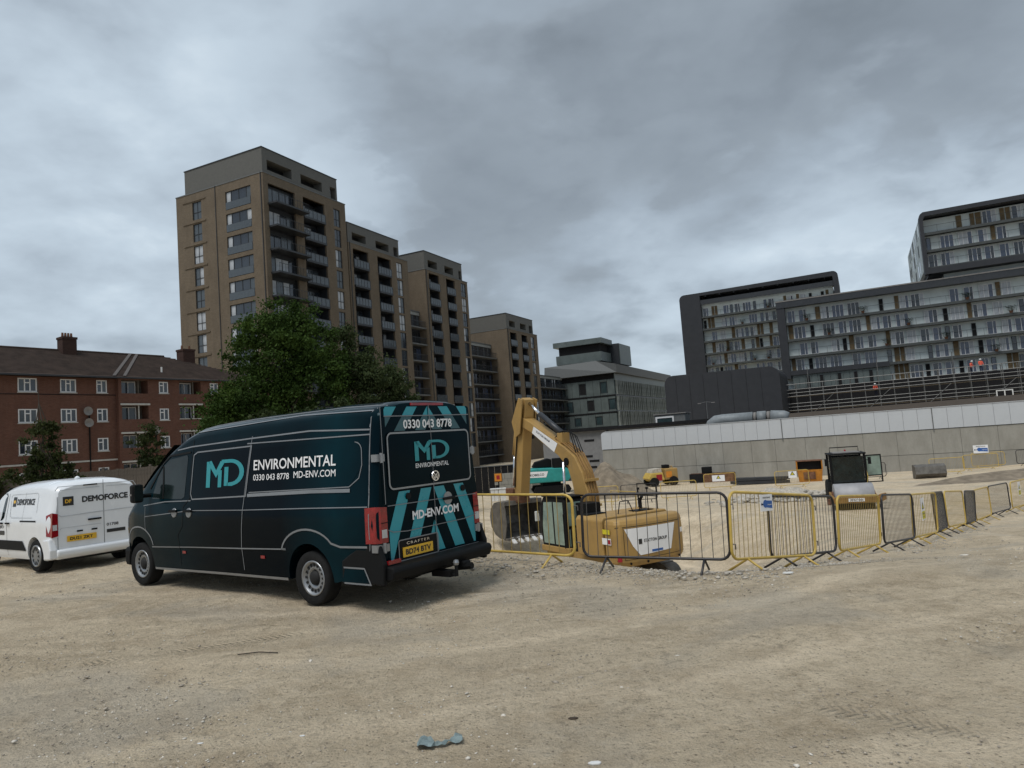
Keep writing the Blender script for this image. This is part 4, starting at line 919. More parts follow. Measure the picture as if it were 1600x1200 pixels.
# ------------------------------------------------------------------ van bodies
def interp(x, X, Y): return float(np.interp(x, X, Y))
class Shell:
    """van body: section rows swept along x. top(x), plan(x) scale the section"""
    def __init__(s, X, topX, topZ, planX, planY, wz, ww, roof, zb):
        s.X, s.tX, s.tZ, s.pX, s.pY, s.wz, s.ww, s.roof, s.zb = X, topX, topZ, planX, planY, wz, ww, roof, zb
    def top(s, x): return interp(x, s.tX, s.tZ)
    def hw(s, x, z):
        zt = s.top(x); w = interp(z, s.wz, s.ww)*interp(x, s.pX, s.pY)
        k = (zt-z)
        if k < s.roof: w *= max(0, 1-((s.roof-max(k, 0))/s.roof)**2.6*.42)
        return w
    def section(s, x):
        zt = s.top(x); zb = interp(x, s.zb[0], s.zb[1]) if isinstance(s.zb, tuple) else s.zb
        zs = np.concatenate([np.linspace(zb, zt-s.roof, 16), zt-s.roof*(1-np.array([.25, .5, .7, .85, .95, .995]))])
        side = [(s.hw(x, z), z) for z in zs]; wt = side[-1][0]
        rf = [(wt*f, zt+.018*(1-f*f)*s.roof/.2) for f in (.8, .5, .2)]
        half = side+rf
        return [(x, y, z) for y, z in half]+[(x, -y, z) for y, z in reversed(half)]
    def mb(s):
        b = MB(); rows = [s.section(x) for x in s.X]; n = len(rows[0]); v = [p for r in rows for p in r]; f = []
        for i in range(len(rows)-1):
            for k in range(n): f.append((i*n+k, i*n+(k+1) % n, (i+1)*n+(k+1) % n, (i+1)*n+k))
        f.append(tuple(range(n))[::-1]); f.append(tuple(range((len(rows)-1)*n, len(rows)*n)))
        return b.add(v, f)
    def build(s, name, m, parent, arches, ra, za):
        o = s.mb().build(name, m, None)
        for ax in arches:
            c = MB().lathe([(ra, -1.4), (ra, 1.4)], 40, 'y', (ax, 0, za)).build('cutter', 'trim_black'); md = o.modifiers.new('cut', 'BOOLEAN'); md.operation = 'DIFFERENCE'; md.object = c; md.solver = 'EXACT'
            me = bpy.data.meshes.new_from_object(o.evaluated_get(bpy.context.evaluated_depsgraph_get())); o.modifiers.clear(); o.data = me; bpy.data.objects.remove(c)
        o.data.name = name
        for p in o.data.polygons: p.use_smooth = abs(p.normal.x) < .97 or True
        o.data.set_sharp_from_angle(angle=D2R(32)); o.parent = parent; return o
def wheel(parent, x, y, side, R, rr, slots, style):
    t_ = MB(); w = .115
    prof = [(rr, -w*.75), (R*.93, -w), (R*.985, -w*.8), (R, -w*.45), (R, w*.45), (R*.985, w*.8), (R*.93, w), (rr, w*.75)]
    o = t_.lathe(prof, 44, 'y', cap=False).build('tyre', 'tyre_rubber', parent, smooth=True, loc=(x, y, R)); o.rotation_euler.z = 0 if side > 0 else math.pi
    r = MB(); s_ = 1
    if style == 'steel':
        r.lathe([(rr+.006, w*.55), (rr+.004, w*.86), (rr-.02, w*.80), (rr-.035, w*.45), (rr-.07, w*.50), (rr*.52, w*.62), (rr*.46, w*.30), (.001, w*.30)], 44, 'y', cap=False)
        rim = r.build('rim', 'rim_silver', o, smooth=True)
        for k in range(slots):
            a = 2*math.pi*k/slots; M = Matrix.Rotation(a, 4, 'Y'); MB(M).box(rr*.66, w*.55, -.014, rr*.84, w*.615, .014).build('vent_slot', 'rim_dark', rim)
        MB().lathe([(rr*.44, w*.31), (rr*.40, w*.66), (rr*.2, w*.85), (.001, w*.87)], 28, 'y', cap=False).build('hub_cap', 'rim_dark', rim, smooth=True)
    else:
        r.lathe([(rr+.008, w*.6), (rr+.006, w*.98), (rr-.02, w*1.0), (rr*.85, w*.86), (rr*.3, w*.98), (.001, w*1.0)], 40, 'y', cap=False); rim = r.build('rim', 'rim_silver', o, smooth=True)
        for k in range(slots):
            a = 2*math.pi*k/slots; MB(Matrix.Rotation(a, 4, 'Y')).add([(rr*.5, w*.975, -.012), (rr*.86, w*.93, -.036), (rr*.86, w*.93, .036), (rr*.5, w*.975, .012)], [(0, 1, 2, 3)]).build('vent_slot', 'rim_dark', rim)
    MB().lathe([(rr*.98, -w*.6), (rr*.98, -w*.55), (.01, -w*.5)], 24, 'y', cap=False).build('brake_drum', 'rim_dark', o)
    return o
def well(parent, x, y0, y1, z, r):
    pts = [(x+r*math.cos(D2R(a)), z+r*math.sin(D2R(a))) for a in range(-5, 190, 13)]; n = len(pts)
    MB().add([(p[0], y0, p[1]) for p in pts]+[(p[0], y1, p[1]) for p in pts], [(i, i+1, n+i+1, n+i) for i in range(n-1)]).build('wheel_well', 'rim_dark', parent)
def md_logo():
    arc = [(.70+.30*math.sin(a), .5+.40*math.cos(a)*1.0) for a in [D2R(k*15) for k in range(0, 13)]]
    M_ = stroke([(.06, .0), (.06, .87), (.065, .87)], .115); V_ = stroke([(.075, .93), (.285, .47), (.46, .90)], .13); Bar = stroke([(.43, .905), (.70, .905)]+arc[1:]+[(.70, .095), (.60, .10)], .12)
    Stem = stroke([(.395, .0), (.395, .60)], .10); Stem2 = stroke([(.575, .04), (.575, .70)], .11)
    return merge(M_, V_, Bar, Stem, Stem2)
def tri_clip(poly, x0, x1, y0, y1):
    def cl(P, f):
        out = []
        for i in range(len(P)):
            a, b = P[i-1], P[i]; fa, fb = f(a), f(b)
            if (fa >= 0) != (fb >= 0): k = fa/(fa-fb); out.append((a[0]+(b[0]-a[0])*k, a[1]+(b[1]-a[1])*k))
            if fb >= 0: out.append(b)
        return out
    for f in (lambda p: p[0]-x0, lambda p: x1-p[0], lambda p: p[1]-y0, lambda p: y1-p[1]):
        poly = cl(poly, f)
        if len(poly) < 3: return None
    return poly
def dark_van():
    t_ = thing('panel_van', (-2.247, 10.235, 0), D2R(144.1), 'long high-roofed dark navy and teal van with environmental company lettering, parked in the foreground', 'van')
    sh = Shell(X=[-1.33, -1.31, -1.25, -1.1, -.8]+[round(-.5+.3*i, 2) for i in range(11)]+[2.7, 2.85, 3.0, 3.15, 3.3, 3.45, 3.6, 3.75, 3.9, 4.05, 4.2, 4.35, 4.5, 4.62, 4.75, 4.9, 5.0, 5.1, 5.18, 5.25, 5.31, 5.35],
               topX=[-1.33, -1.25, -.5, 1.4, 2.5, 2.85, 3.1, 3.35, 3.6, 3.8, 4.2, 4.4, 4.62, 4.8, 5.05, 5.2, 5.28, 5.33, 5.35], topZ=[2.54, 2.57, 2.60, 2.60, 2.575, 2.545, 2.49, 2.385, 2.26, 2.13, 1.86, 1.71, 1.55, 1.42, 1.27, 1.12, 1.0, .86, .72],
               planX=[-1.33, -1.31, -1.25, -1.1, 3.6, 4.2, 4.7, 5.0, 5.2, 5.31, 5.35], planY=[.955, .975, .99, 1, 1, .992, .965, .90, .80, .70, .62],
               wz=[.3, .45, .66, .70, 1.0, 1.26, 1.30, 1.42, 1.95, 2.2, 2.35, 2.7], ww=[.955, .975, .99, 1.0, 1.01, 1.0, .99, .975, .925, .895, .865, .84], roof=.20, zb=([-1.33, -.6, -.5, 3.8, 4.9, 5.35], [.40, .40, .33, .33, .30, .27]))
    body = sh.build('body', 'navy_wrap', t_, (0.0, 4.49), .455, .36)
    E = .006
    def onside(x, z, e=E, s_=1): return (x, s_*(sh.hw(x, z)+e), z)
    def rear(y, z, e=E): return (-1.33-e, y, z)
    # dark underside and wheel wells
    part_box('underbody', 'rim_dark', t_, (-1.0, -.62, .28, 5.0, .62, .62))
    for ax in (0, 4.49):
        for s_ in (1, -1): well(t_, ax, s_*.60, s_*.93, .36, .462)
    for x in (0, 4.49):
        for s_ in (1, -1): wheel(t_, x, s_*.845, s_, .355, .225, 16, 'steel')
    # panel outlines: silver strips that follow the body skin
    def strip(name, pts, w=.014, m='stripe_silver', s_=1, e=E):
        p = subdiv(pts, .12); v, f = stroke(p, w); MB().add([onside(x, z, e, s_) for x, z in v], f).build(name, m, t_)
    def arcp(cx, cz, rx, rz, a0, a1, n=14): return [(cx+rx*math.cos(D2R(a0+(a1-a0)*k/n)), cz+rz*math.sin(D2R(a0+(a1-a0)*k/n))) for k in range(n+1)]
    for s_ in (1, -1):
        strip('contour_stripe', [(-1.19, 2.23), (-.02, 2.29), (1.33, 2.27), (2.88, 2.235), (3.3, 2.2)], .020, s_=s_)
        strip('contour_stripe', [(1.39, 2.20), (-1.20, 2.17), (-1.20, 1.3)], .016, s_=s_)
        strip('contour_stripe', [(2.95, 2.45), (1.39, 2.49), (.25, 2.52), (-1.18, 2.47), (-1.19, 2.26)], .014, s_=s_, e=.008)
        strip('contour_stripe', [(-1.18, 1.285), (-.03, 1.275), (1.4, 1.255), (2.82, 1.25), (4.24, 1.15)], .012, s_=s_)
        strip('contour_stripe', [(1.28, 2.3), (1.40, 1.5), (1.48, .73), (1.48, .40)], .012, s_=s_)
        strip('contour_stripe', [(2.86, 2.5), (2.84, 2.17), (2.87, 1.43), (3.03, 1.31), (3.05, 1.01), (3.2, .86), (3.17, .71), (3.19, .4)], .012, 'trim_black', s_)
        strip('contour_stripe', [(2.70, 2.14), (1.28, 2.16), (1.38, 1.45), (2.79, 1.42), (2.84, 1.5), (2.80, 2.1), (2.70, 2.14)], .020, s_=s_)
        strip('contour_stripe', [(4.3, 1.33), (3.6, 1.39), (2.83, 1.40)], .016, s_=s_)
        strip('contour_stripe', [(4.04, .66), (2.8, .69), (1.48, .71), (.46, .73)], .018, s_=s_)
        strip('contour_stripe', [(.46, .73)]+arcp(0, .66, .56, .34, 12, 150)+[(-.66, .79), (-1.15, .80)], .026, s_=s_)
        strip('contour_stripe', arcp(4.49, .66, .50, .32, 5, 175), .024, s_=s_)
        strip('contour_stripe', [(4.24, 1.31), (4.22, .96), (4.15, .88)], .010, s_=s_)
        strip('contour_stripe', [(-1.2, 2.5), (-1.2, .82), (-1.13, .40)], .012, s_=s_)
        # window-shaped panels between pillars on the load bay (pressed outline)
        P2_ = [(1.22, 2.10), (-.95, 2.09)]+arcp(-.93, 1.97, .13, .12, 90, 180, 5)+[(-1.07, 1.80), (-1.02, 1.64), (-.84, 1.535), (1.30, 1.50)]
        strip('contour_stripe', P2_[1:], .013, s_=s_)
        MB().add([onside(x, z, .004, s_) for x, z in [(1.24, 2.12), (-.95, 2.11), (-1.08, 1.95), (-1.07, 1.78), (-.84, 1.54), (.3, 1.52), (1.32, 1.51)]], [tuple(range(7))]).build('side_panel', 'navy_wrap', t_)
        strip('slide_rail', [(1.33, 1.46), (-.10, 1.49), (-.86, 1.49)], .045, 'stripe_silver' if False else 'rim_silver', s_, e=.010)
        strip('sill_trim', [(4.0, .315), (2.0, .325), (.48, .325)], .035, 'rim_silver', s_, e=.012)
        # side glass of the cab
        G_ = [(3.52, 2.06), (3.0, 2.11), (2.97, 2.07), (3.02, 1.46), (3.1, 1.43), (4.02, 1.44), (3.98, 1.55), (3.85, 1.80), (3.68, 1.97)]
        MB().add([onside(x, z, .005, s_) for x, z in G_], [tuple(range(len(G_)))]).build('door_glass', 'cab_glass', t_)
        strip('window_seal', [(3.70, 1.96), (3.66, 1.44)], .035, 'trim_black', s_, e=.009)
        strip('door_seal', [(2.9, 2.15), (3.5, 2.12), (3.72, 2.0), (4.1, 1.6)], .03, 'trim_black', s_, e=.009)
        for hx in (3.29, 2.86):
            h = MB(); h.lathe([(.001, 0), (.075, .002), (.07, .012), (.001, .014)], 20, 'y', (hx, 0, 1.215)); 
            if s_ < 0: h.v = [(x, -y, z) for x, y, z in h.v]
            h.v = [(x, y+s_*sh.hw(x, z), z) for x, y, z in h.v]; hh = h.build('door_handle', 'rim_silver', t_)
            MB().box(hx-.11, s_*(sh.hw(hx, 1.24)+.01), 1.225, hx+.11, s_*(sh.hw(hx, 1.24)+.045), 1.265).build('handle_grip', 'trim_black', hh, bevel=.008)
        for mx in (3.05, 1.0, -.9): MB().box(mx-.045, s_*(sh.hw(mx, .6)+.001), .585, mx+.045, s_*(sh.hw(mx, .6)+.012), .625).build('side_marker', 'red_lens', t_)
        # lamps round the corner
        tl = [(-1.05, 1.28), (-1.335, 1.29), (-1.335, .84), (-1.12, .84)]
        b = MB(); b.add([(x, s_*(sh.hw(max(x, -1.31), z)+.012), z) for x, z in [(-1.14, 1.27), (-1.30, 1.28), (-1.30, .84), (-1.14, .84)]]+[(-1.345, s_*.83, 1.265), (-1.345, s_*.83, .84), (-1.345, s_*.945, .84), (-1.345, s_*.935, 1.275)], [(0, 1, 2, 3), (7, 4, 5, 6), (1, 7, 6, 2)]); lamp = b.build('tail_lamp', 'red_lens', t_)
        part_box('reversing_lens', 'clear_lens', lamp, (-1.352, s_*.85, .90, -1.346, s_*.93, 1.0)); part_box('lens_divider', 'trim_black', lamp, (-1.351, s_*.835, 1.075, -1.346, s_*.94, 1.085))
        for hz in (1.87, .78):
            hg = MB(); hg.box(-1.36, s_*.83, hz-.045, -1.335, s_*(.93 if hz < 1 else .90), hz+.045).box(-1.34, s_*.88, hz-.045, -1.24, s_*(sh.hw(-1.25, hz)+.02), hz+.045).tube([(-1.35, s_*(.90 if hz < 1 else .875), hz-.06), (-1.35, s_*(.90 if hz < 1 else .875), hz+.06)], .022, 8); hg.build('door_hinge', 'rim_silver', t_)
        # mirror
        m_ = MB(); m_.box(3.98, s_*1.12, 1.40, 4.12, s_*1.30, 1.70); mo = m_.build('mirror_housing', 'trim_black', t_, bevel=.04); MB().tube([(4.1, s_*.95, 1.50), (4.08, s_*1.14, 1.50)], .035, 6).build('mirror_arm', 'trim_black', mo)
        part_box('mirror_glass', 'cab_glass', mo, (3.972, s_*1.14, 1.43, 3.979, s_*1.28, 1.68)); part_box('repeater', 'lead_grey', mo, (4.02, s_*1.301, 1.52, 4.08, s_*1.31, 1.55))
        b = MB().box(5.12, s_*.52, .86, 5.26, s_*.80, 1.06); b.build('headlight', 'clear_lens', t_, bevel=.03)
    # windscreen, bonnet line, grille, front bumper
    ws = MB(); zz = [(3.55, 2.285), (3.8, 2.135), (4.2, 1.865), (4.55, 1.60)]
    rows = [[(x+.03, y*sh.hw(x, z-.12)*.93, z+.012) for y in (-1, -.6, 0, .6, 1)] for x, z in zz]; v = [p for r in rows for p in r]; ws.add(v, [(i*5+k, i*5+k+1, i*5+k+6, i*5+k+5) for i in range(3) for k in range(4)]); ws.build('windscreen', 'cab_glass', t_)
    fb = MB(); fb.box(5.05, -.82, .27, 5.37, .82, .60); fb.build('front_bumper', 'trim_black', t_, bevel=.07)
    for s_ in (1, -1):
        c_ = [(4.96, .30), (4.98, .69), (5.12, .70), (5.28, .62), (5.28, .28), (5.0, .28)]
        MB().add([onside(x, z, .006, s_) for x, z in c_], [tuple(range(6))]).build('bumper_corner', 'trim_black', t_)
        MB().add([onside(x, z, .004, s_) for x, z in [(.46, .34), (.48, .70), (4.02, .655), (4.02, .33)]], [(0, 1, 2, 3)]) if False else None
    part_box('grille', 'trim_black', t_, (5.24, -.5, .78, 5.35, .5, 1.0), .03)
    # rear doors: chevrons, window panel, lettering
    def chev(z0, z1, zref, pitch, k, y1, m0, col, phase=0.0):
        for s_ in (1, -1):
            for i in range(-6, 12):
                a0 = (i*2+phase)*pitch; a1 = a0+pitch
                # stripe leans outwards as z falls: |y| = a + k*(zref-z)
                P = [(a0+k*(zref-z1), z1), (a1+k*(zref-z1), z1), (a1+k*(zref-z0), z0), (a0+k*(zref-z0), z0)]
                P = tri_clip(P, .006, y1, z0, z1)
                if P: MB().add([rear(s_*y+YC, z, .008) for y, z in P], [tuple(range(len(P)))]).build('chevron', col, t_)
    YC = -.02
    MB().add([rear(y, z, .004) for y, z in rrect(-.875, .56, .835, 2.50, .04)], [tuple(range(24))]).build('door_skin', 'navy_wrap', t_)
    chev(.60, 1.43, .62, .20, .43, .82, None, 'teal_vinyl', -.15)
    chev(2.385, 2.50, 2.54, .19, .8, .80, None, 'teal_vinyl', .9)
    chev(2.19, 2.375, 2.54, .19, .8, .79, None, 'teal_wrap_dim' if 'teal_wrap_dim' in MATS else mat('teal_wrap_dim', (.010, .075, .09), .3, coat=.3) and 'teal_wrap_dim', .9)
    wp = rrect(-.80, 1.475, .755, 2.16, .07); MB().add([rear(y, z, .004) for y, z in wp]+[rear(y, z, .020) for y, z in rrect(-.79, 1.485, .745, 2.15, .07)], [tuple(range(24, 48))]+[(i, (i+1) % 24, 24+(i+1) % 24, 24+i) for i in range(24)]).build('rear_window_panel', 'navy_wrap', t_)
    v, f = stroke(rrect(-.805, 1.47, .76, 2.165, .07), .022, True); MB().add([rear(y, z, .022) for y, z in v], f).build('window_outline', 'rim_silver', t_)
    for pts, w in (([(.80, 2.38), (-.84, 2.38)], .012), ([(.82, 1.275), (-.88, 1.255)], .010), ([(.83, .985), (.75, .95), (.5, .93), (-.6, .94), (-.8, .96), (-.88, .985)], .010), ([(.84, .57), (-.88, .575)], .012), ([(.855, 2.5), (.85, 1.3)], .012), ([(-.02, 2.52), (-.04, 2.17)], .010), ([(-.03, 1.46), (-.03, .58)], .010)):
        v, f = stroke(pts, w); MB().add([rear(y, z, .024) for y, z in v], f).build('contour_stripe', 'stripe_silver', t_)
    v, f = stroke([(-.035, 2.16), (-.035, 1.47)], .008); MB().add([rear(y, z, .026) for y, z in v], f).build('door_seam', 'stripe_silver', t_)
    ph = text2d('0330 043 8778', width=.94, bold=.025); put2d('telephone_lettering', (ph[0], ph[1]), lambda u, v_: rear(.455-u, 2.215+v_*.98, .012), 'white_vinyl', t_)
    put2d('web_lettering', text2d('MD-ENV.COM', width=.90, bold=.035), lambda u, v_: rear(.39-u, 1.05+v_*1.0, .014), 'white_vinyl', t_)
    lg = md_logo(); put2d('logo', lg, lambda u, v_: rear(.295-u*.64, 1.79+v_*.27, .028), 'teal_logo', t_)
    put2d('name_lettering', text2d('ENVIRONMENTAL', width=.64, bold=.008), lambda u, v_: rear(.29-u, 1.70+v_*1.05, .028), 'white_vinyl', t_)
    # plate recess, plate, model lettering
    pr = MB().box(-1.336, -.05, .585, -1.342, .66, .825); pr.build('plate_recess', 'trim_black', t_)
    v, f = stroke(rrect(-.055, .58, .665, .83, .03), .014, True); MB().add([rear(y, z, .018) for y, z in v], f).build('contour_stripe', 'stripe_silver', t_)
    pl = part_box('number_plate', 'amber_plate', t_, (-1.355, .06, .615, -1.345, .60, .735)); put2d('plate_characters', text2d('BD74 BTV', width=.46, bold=.04), lambda u, v_: (-1.357, .56-u, .638+v_*.86), 'black_vinyl', pl)
    put2d('model_lettering', text2d('CRAFTER', width=.42, height=.032, space=1.35, bold=.01), lambda u, v_: rear(.53-u, .765+v_, .020), 'chrome', t_)
    MB().lathe([(.001, 0), (.068, 0), (.072, .008), (.066, .016), (.060, .010), (.001, .010)], 28, 'x', (-1.375, -.06, 1.575)).build('badge', 'chrome', t_)
    bd = MB().lathe([(.001, 0), (.056, 0)], 24, 'x', (-1.3755, -.06, 1.575), cap=False).build('badge_disc', 'trim_black', t_)
    v1 = stroke([(-.036, .040), (0, -.002), (.036, .040)], .011); v2 = stroke([(-.046, .012), (-.024, -.042), (0, .0), (.024, -.042), (.046, .012)], .011)
    put2d('badge_letters', merge(v1, v2), lambda u, v_: (-1.3765, -.06-u, 1.575+v_), 'chrome', bd)
    for y in (.45, -.62): MB().lathe([(.001, 0), (.042, 0), (.042, .03), (.001, .03)], 16, 'x', (-1.36, y, 1.36)).build('door_lock', 'trim_black', t_)
    hh = MB().lathe([(.001, 0), (.085, 0), (.085, .012), (.001, .012)], 22, 'x', (-1.352, -.30, 1.255)).build('door_handle', 'rim_silver', t_); MB().box(-1.385, -.42, 1.235, -1.355, -.18, 1.272).build('handle_grip', 'trim_black', hh, bevel=.01)
    # side lettering
    for s_ in (1, -1):
        fx = (lambda u, x0: x0-u) if s_ > 0 else (lambda u, x0: x0+u)
        x0 = 2.42 if s_ > 0 else 1.48; put2d('logo', lg, lambda u, v_: onside(fx(u*.93, x0), 1.59+v_*.42, .006, s_), 'teal_logo', t_)
        ev = text2d('ENVIRONMENTAL', width=1.78, height=.145, bold=.012); x1 = 1.20 if s_ > 0 else -.58
        put2d('name_lettering', ev, lambda u, v_: onside(fx(u, x1), 1.81+v_, .008, s_), 'white_vinyl', t_)
        put2d('telephone_lettering', text2d('0330 043 8778', width=.82, height=.085, bold=.006), lambda u, v_: onside(fx(u, x1), 1.665+v_, .008, s_), 'white_vinyl', t_)
        put2d('web_lettering', text2d('MD-ENV.COM', width=.86, height=.09, bold=.006), lambda u, v_: onside(fx(u+.92, x1), 1.675+v_, .008, s_), 'white_vinyl', t_)
    # rear bumper, step and tow bar
    b = MB(); b.prism([(-1.22, .36), (-1.22, .57), (-1.36, .575), (-1.52, .555), (-1.54, .50), (-1.50, .40)], 'y', -.95, .95); b.build('rear_bumper', 'trim_black', t_, bevel=.02)
    for s_ in (1, -1):
        b = MB(); b.prism([(-1.40, .34), (-1.42, .60), (-1.33, .84), (-1.05, .84), (-.66, .62), (-.66, .38)], 'y', s_*.93, s_*1.0); b.build('bumper_corner', 'trim_black', t_, bevel=.02)
        MB().add([(x, s_*1.002, z) for x, z in [(-.66, .36), (-1.16, .36), (-1.08, .53), (-.72, .53)]], [(0, 1, 2, 3)]).build('splash_panel', 'navy_wrap', t_)
        v, f = stroke([(-.70, .35), (-1.18, .35), (-1.08, .54), (-.70, .54)], .02); MB().add([(x, s_*1.006, z) for x, z in v], f).build('contour_stripe', 'stripe_silver', t_)
    part_box('bumper_lamp', 'red_lens', t_, (-1.43, .72, .585, -1.40, .93, .63))
    tb = MB(); tb.tube([(-1.30, -.5, .36), (-1.30, .5, .36)], .035, 6).box(-1.62, -.06, .28, -1.3, .06, .36).tube([(-1.60, 0, .3), (-1.68, 0, .30), (-1.68, 0, .42)], .025, 8).tube([(-1.4, -.32, .33), (-1.66, -.34, .36)], .045, 8); tb.build('tow_bar', 'trim_black', t_)
    MB().lathe([(.001, -.04), (.03, -.03), (.04, 0), (.03, .03), (.001, .04)], 10, 'z', (-1.68, 0, .46)).build('tow_ball', 'rim_silver', t_)
    part_box('electrical_socket', 'trim_black', t_, (-1.58, -.42, .33, -1.45, -.28, .42), .02)
    # highlight put in as silver strips along the roof edge, and marker lights
    [MB().tube([(x, s_*(sh.hw(x, sh.top(x)-.04)+.004), sh.top(x)-.04) for x in (-1.28, -1.1, -.5, 0, .5, 1, 1.5, 2, 2.5, 2.85, 3.05)], .010, 5).build('roof_highlight_strip', 'rim_silver', t_) for s_ in (1, -1)]; part_box('brake_light', 'red_lens', t_, (-1.345, -.33, 2.515, -1.30, .30, 2.55))
dark_van()
def white_van():
    t_ = thing('panel_van', (-9.45, 15.40, 0), D2R(144.3), 'small white van with black demolition company lettering, parked left of the dark van', 'van')
    sh = Shell(X=[-.73, -.70, -.62, -.5, -.3, 0, .3, .6, .9, 1.2, 1.5, 1.75, 1.95, 2.15, 2.35, 2.55, 2.75, 2.9, 3.1, 3.3, 3.45, 3.56, 3.62],
               topX=[-.73, -.68, -.55, 0, 1.0, 1.5, 1.8, 2.0, 2.3, 2.6, 2.75, 3.1, 3.4, 3.55, 3.62], topZ=[1.70, 1.755, 1.79, 1.83, 1.83, 1.80, 1.73, 1.63, 1.42, 1.20, 1.13, 1.06, .96, .84, .70],
               planX=[-.73, -.70, -.62, -.45, 2.3, 2.9, 3.3, 3.5, 3.62], planY=[.90, .94, .975, 1, 1, .97, .90, .80, .66],
               wz=[.2, .35, .6, 1.0, 1.1, 1.2, 1.45, 1.6, 1.9], ww=[.85, .90, .915, .915, .90, .88, .835, .81, .77], roof=.16, zb=([-.73, -.5, 3.0, 3.62], [.36, .24, .24, .26]))
    sh.build('body', 'van_white', t_, (0, 2.79), .385, .33)
    part_box('underbody', 'rim_dark', t_, (-.6, -.55, .2, 3.4, .55, .45))
    for x in (0, 2.79):
        for s_ in (1, -1): wheel(t_, x, s_*.785, s_, .325, .215, 10, 'cover'); well(t_, x, s_*.50, s_*.86, .33, .392)
    def onside(x, z, e=.005, s_=1): return (x, s_*(sh.hw(x, z)+e), z)
    def strip(name, pts, w, m, s_=1, e=.004):
        v, f = stroke(subdiv(pts, .1), w); MB().add([onside(x, z, e, s_) for x, z in v], f).build(name, m, t_)
    R_ = lambda y, z, e=.006: (-.73-e, y, z)
    mat('seam_grey', (.10, .105, .11), .8); mat('press_grey', (.50, .52, .54), .4)
    for s_ in (1, -1):
        G_ = [(1.62, 1.62), (1.58, 1.56), (1.60, 1.10), (1.7, 1.04), (2.62, 1.02), (2.60, 1.10), (2.3, 1.33), (1.95, 1.56), (1.8, 1.61)]; MB().add([onside(x, z, .004, s_) for x, z in G_], [tuple(range(9))]).build('door_glass', 'cab_glass', t_)
        strip('door_seam', [(1.5, 1.70), (1.48, 1.05), (1.42, .8), (1.42, .30)], .012, 'seam_grey', s_); strip('door_seam', [(.62, 1.62), (.62, 1.1), (.60, .95)], .006, 'seam_grey', s_)
        strip('panel_pressing', [(1.38, 1.50), (1.34, 1.58), (.05, 1.60), (-.02, 1.55), (-.05, 1.2)], .015, 'press_grey', s_); strip('panel_pressing', [(1.36, 1.46), (1.30, 1.15), (1.2, 1.10), (.15, 1.10)], .022, 'press_grey', s_)
        strip('slide_rail', [(.72, 1.03), (-.08, 1.03)], .03, 'trim_black', s_, .008)
        for hx in (1.36, 1.72): MB().box(hx-.10, s_*(sh.hw(hx, .98)+.005), .965, hx+.08, s_*(sh.hw(hx, .98)+.04), 1.0).build('door_handle', 'trim_black', t_, bevel=.01)
        MB().add([onside(x, z, .012, s_) for x, z in [(.42, .42), (.58, .62), (2.3, .62), (2.3, .42)]], [(0, 1, 2, 3)]).build('side_moulding', 'trim_black', t_)
        b = MB(); b.add([(x, s_*(sh.hw(max(x, -.68), z)+.012), z) for x, z in [(-.53, 1.14), (-.66, 1.18), (-.68, .72), (-.56, .73)]]+[(-.742, s_*.76, 1.16), (-.745, s_*.76, .72), (-.745, s_*.88, .70), (-.74, s_*.86, 1.19)], [(0, 1, 2, 3), (7, 4, 5, 6), (1, 7, 6, 2)]); lp = b.build('tail_lamp', 'red_lens', t_)
        part_box('clear_lens', 'clear_lens', lp, (-.752, s_*.78, .84, -.746, s_*.86, .95))
        m_ = MB().box(2.25, s_*.92, 1.05, 2.36, s_*1.12, 1.25).build('mirror_housing', 'trim_black', t_, bevel=.03)
        fx = (lambda u, x0: x0-u) if s_ > 0 else (lambda u, x0: x0+u)
        x0 = 1.02 if s_ > 0 else .12; put2d('side_lettering', text2d('DEMOFORCE', width=.90, height=.13, bold=.04), lambda u, v_: onside(fx(u, x0), 1.36+v_, .006, s_), 'black_vinyl', t_)
        MB().add([onside(fx(u, x0+(.22 if s_ > 0 else -.22)), z, .006, s_) for u, z in [(0, 1.33), (.17, 1.33), (.17, 1.53), (0, 1.53)]], [(0, 1, 2, 3)]).build('logo_square', 'black_vinyl', t_)
        MB().add([onside(fx(u, x0+(.19 if s_ > 0 else -.19)), z, .009, s_) for u, z in [(0, 1.40), (.11, 1.40), (.11, 1.46), (0, 1.46)]], [(0, 1, 2, 3)]).build('logo_mark', 'amber_plate', t_)
        xq = 1.98 if s_ > 0 else 1.55
        put2d('side_lettering', text2d('PROJECT', width=.42, height=.07, bold=.02), lambda u, v_: onside(fx(u, xq), .86+v_, .006, s_), 'black_vinyl', t_); MB().add([onside(fx(u, xq), z, .006, s_) for u, z in [(0, .73), (.43, .73), (.43, .82), (0, .82)]], [(0, 1, 2, 3)]).build('side_bar', 'black_vinyl', t_)
        MB().box(3.35, s_*.55, .70, 3.52, s_*.80, .86).build('headlight', 'clear_lens', t_, bevel=.03)
    rw = MB(); zz = [(1.85, 1.715), (2.1, 1.56), (2.35, 1.385), (2.6, 1.205)]; rows = [[(x+.02, y*sh.hw(x, z-.1)*.9, z+.012) for y in (-1, 0, 1)] for x, z in zz]; rw.add([p for r in rows for p in r], [(i*3+k, i*3+k+1, i*3+k+4, i*3+k+3) for i in range(3) for k in range(2)]); rw.build('windscreen', 'cab_glass', t_)
    YS = -.12          # the doors part right of centre
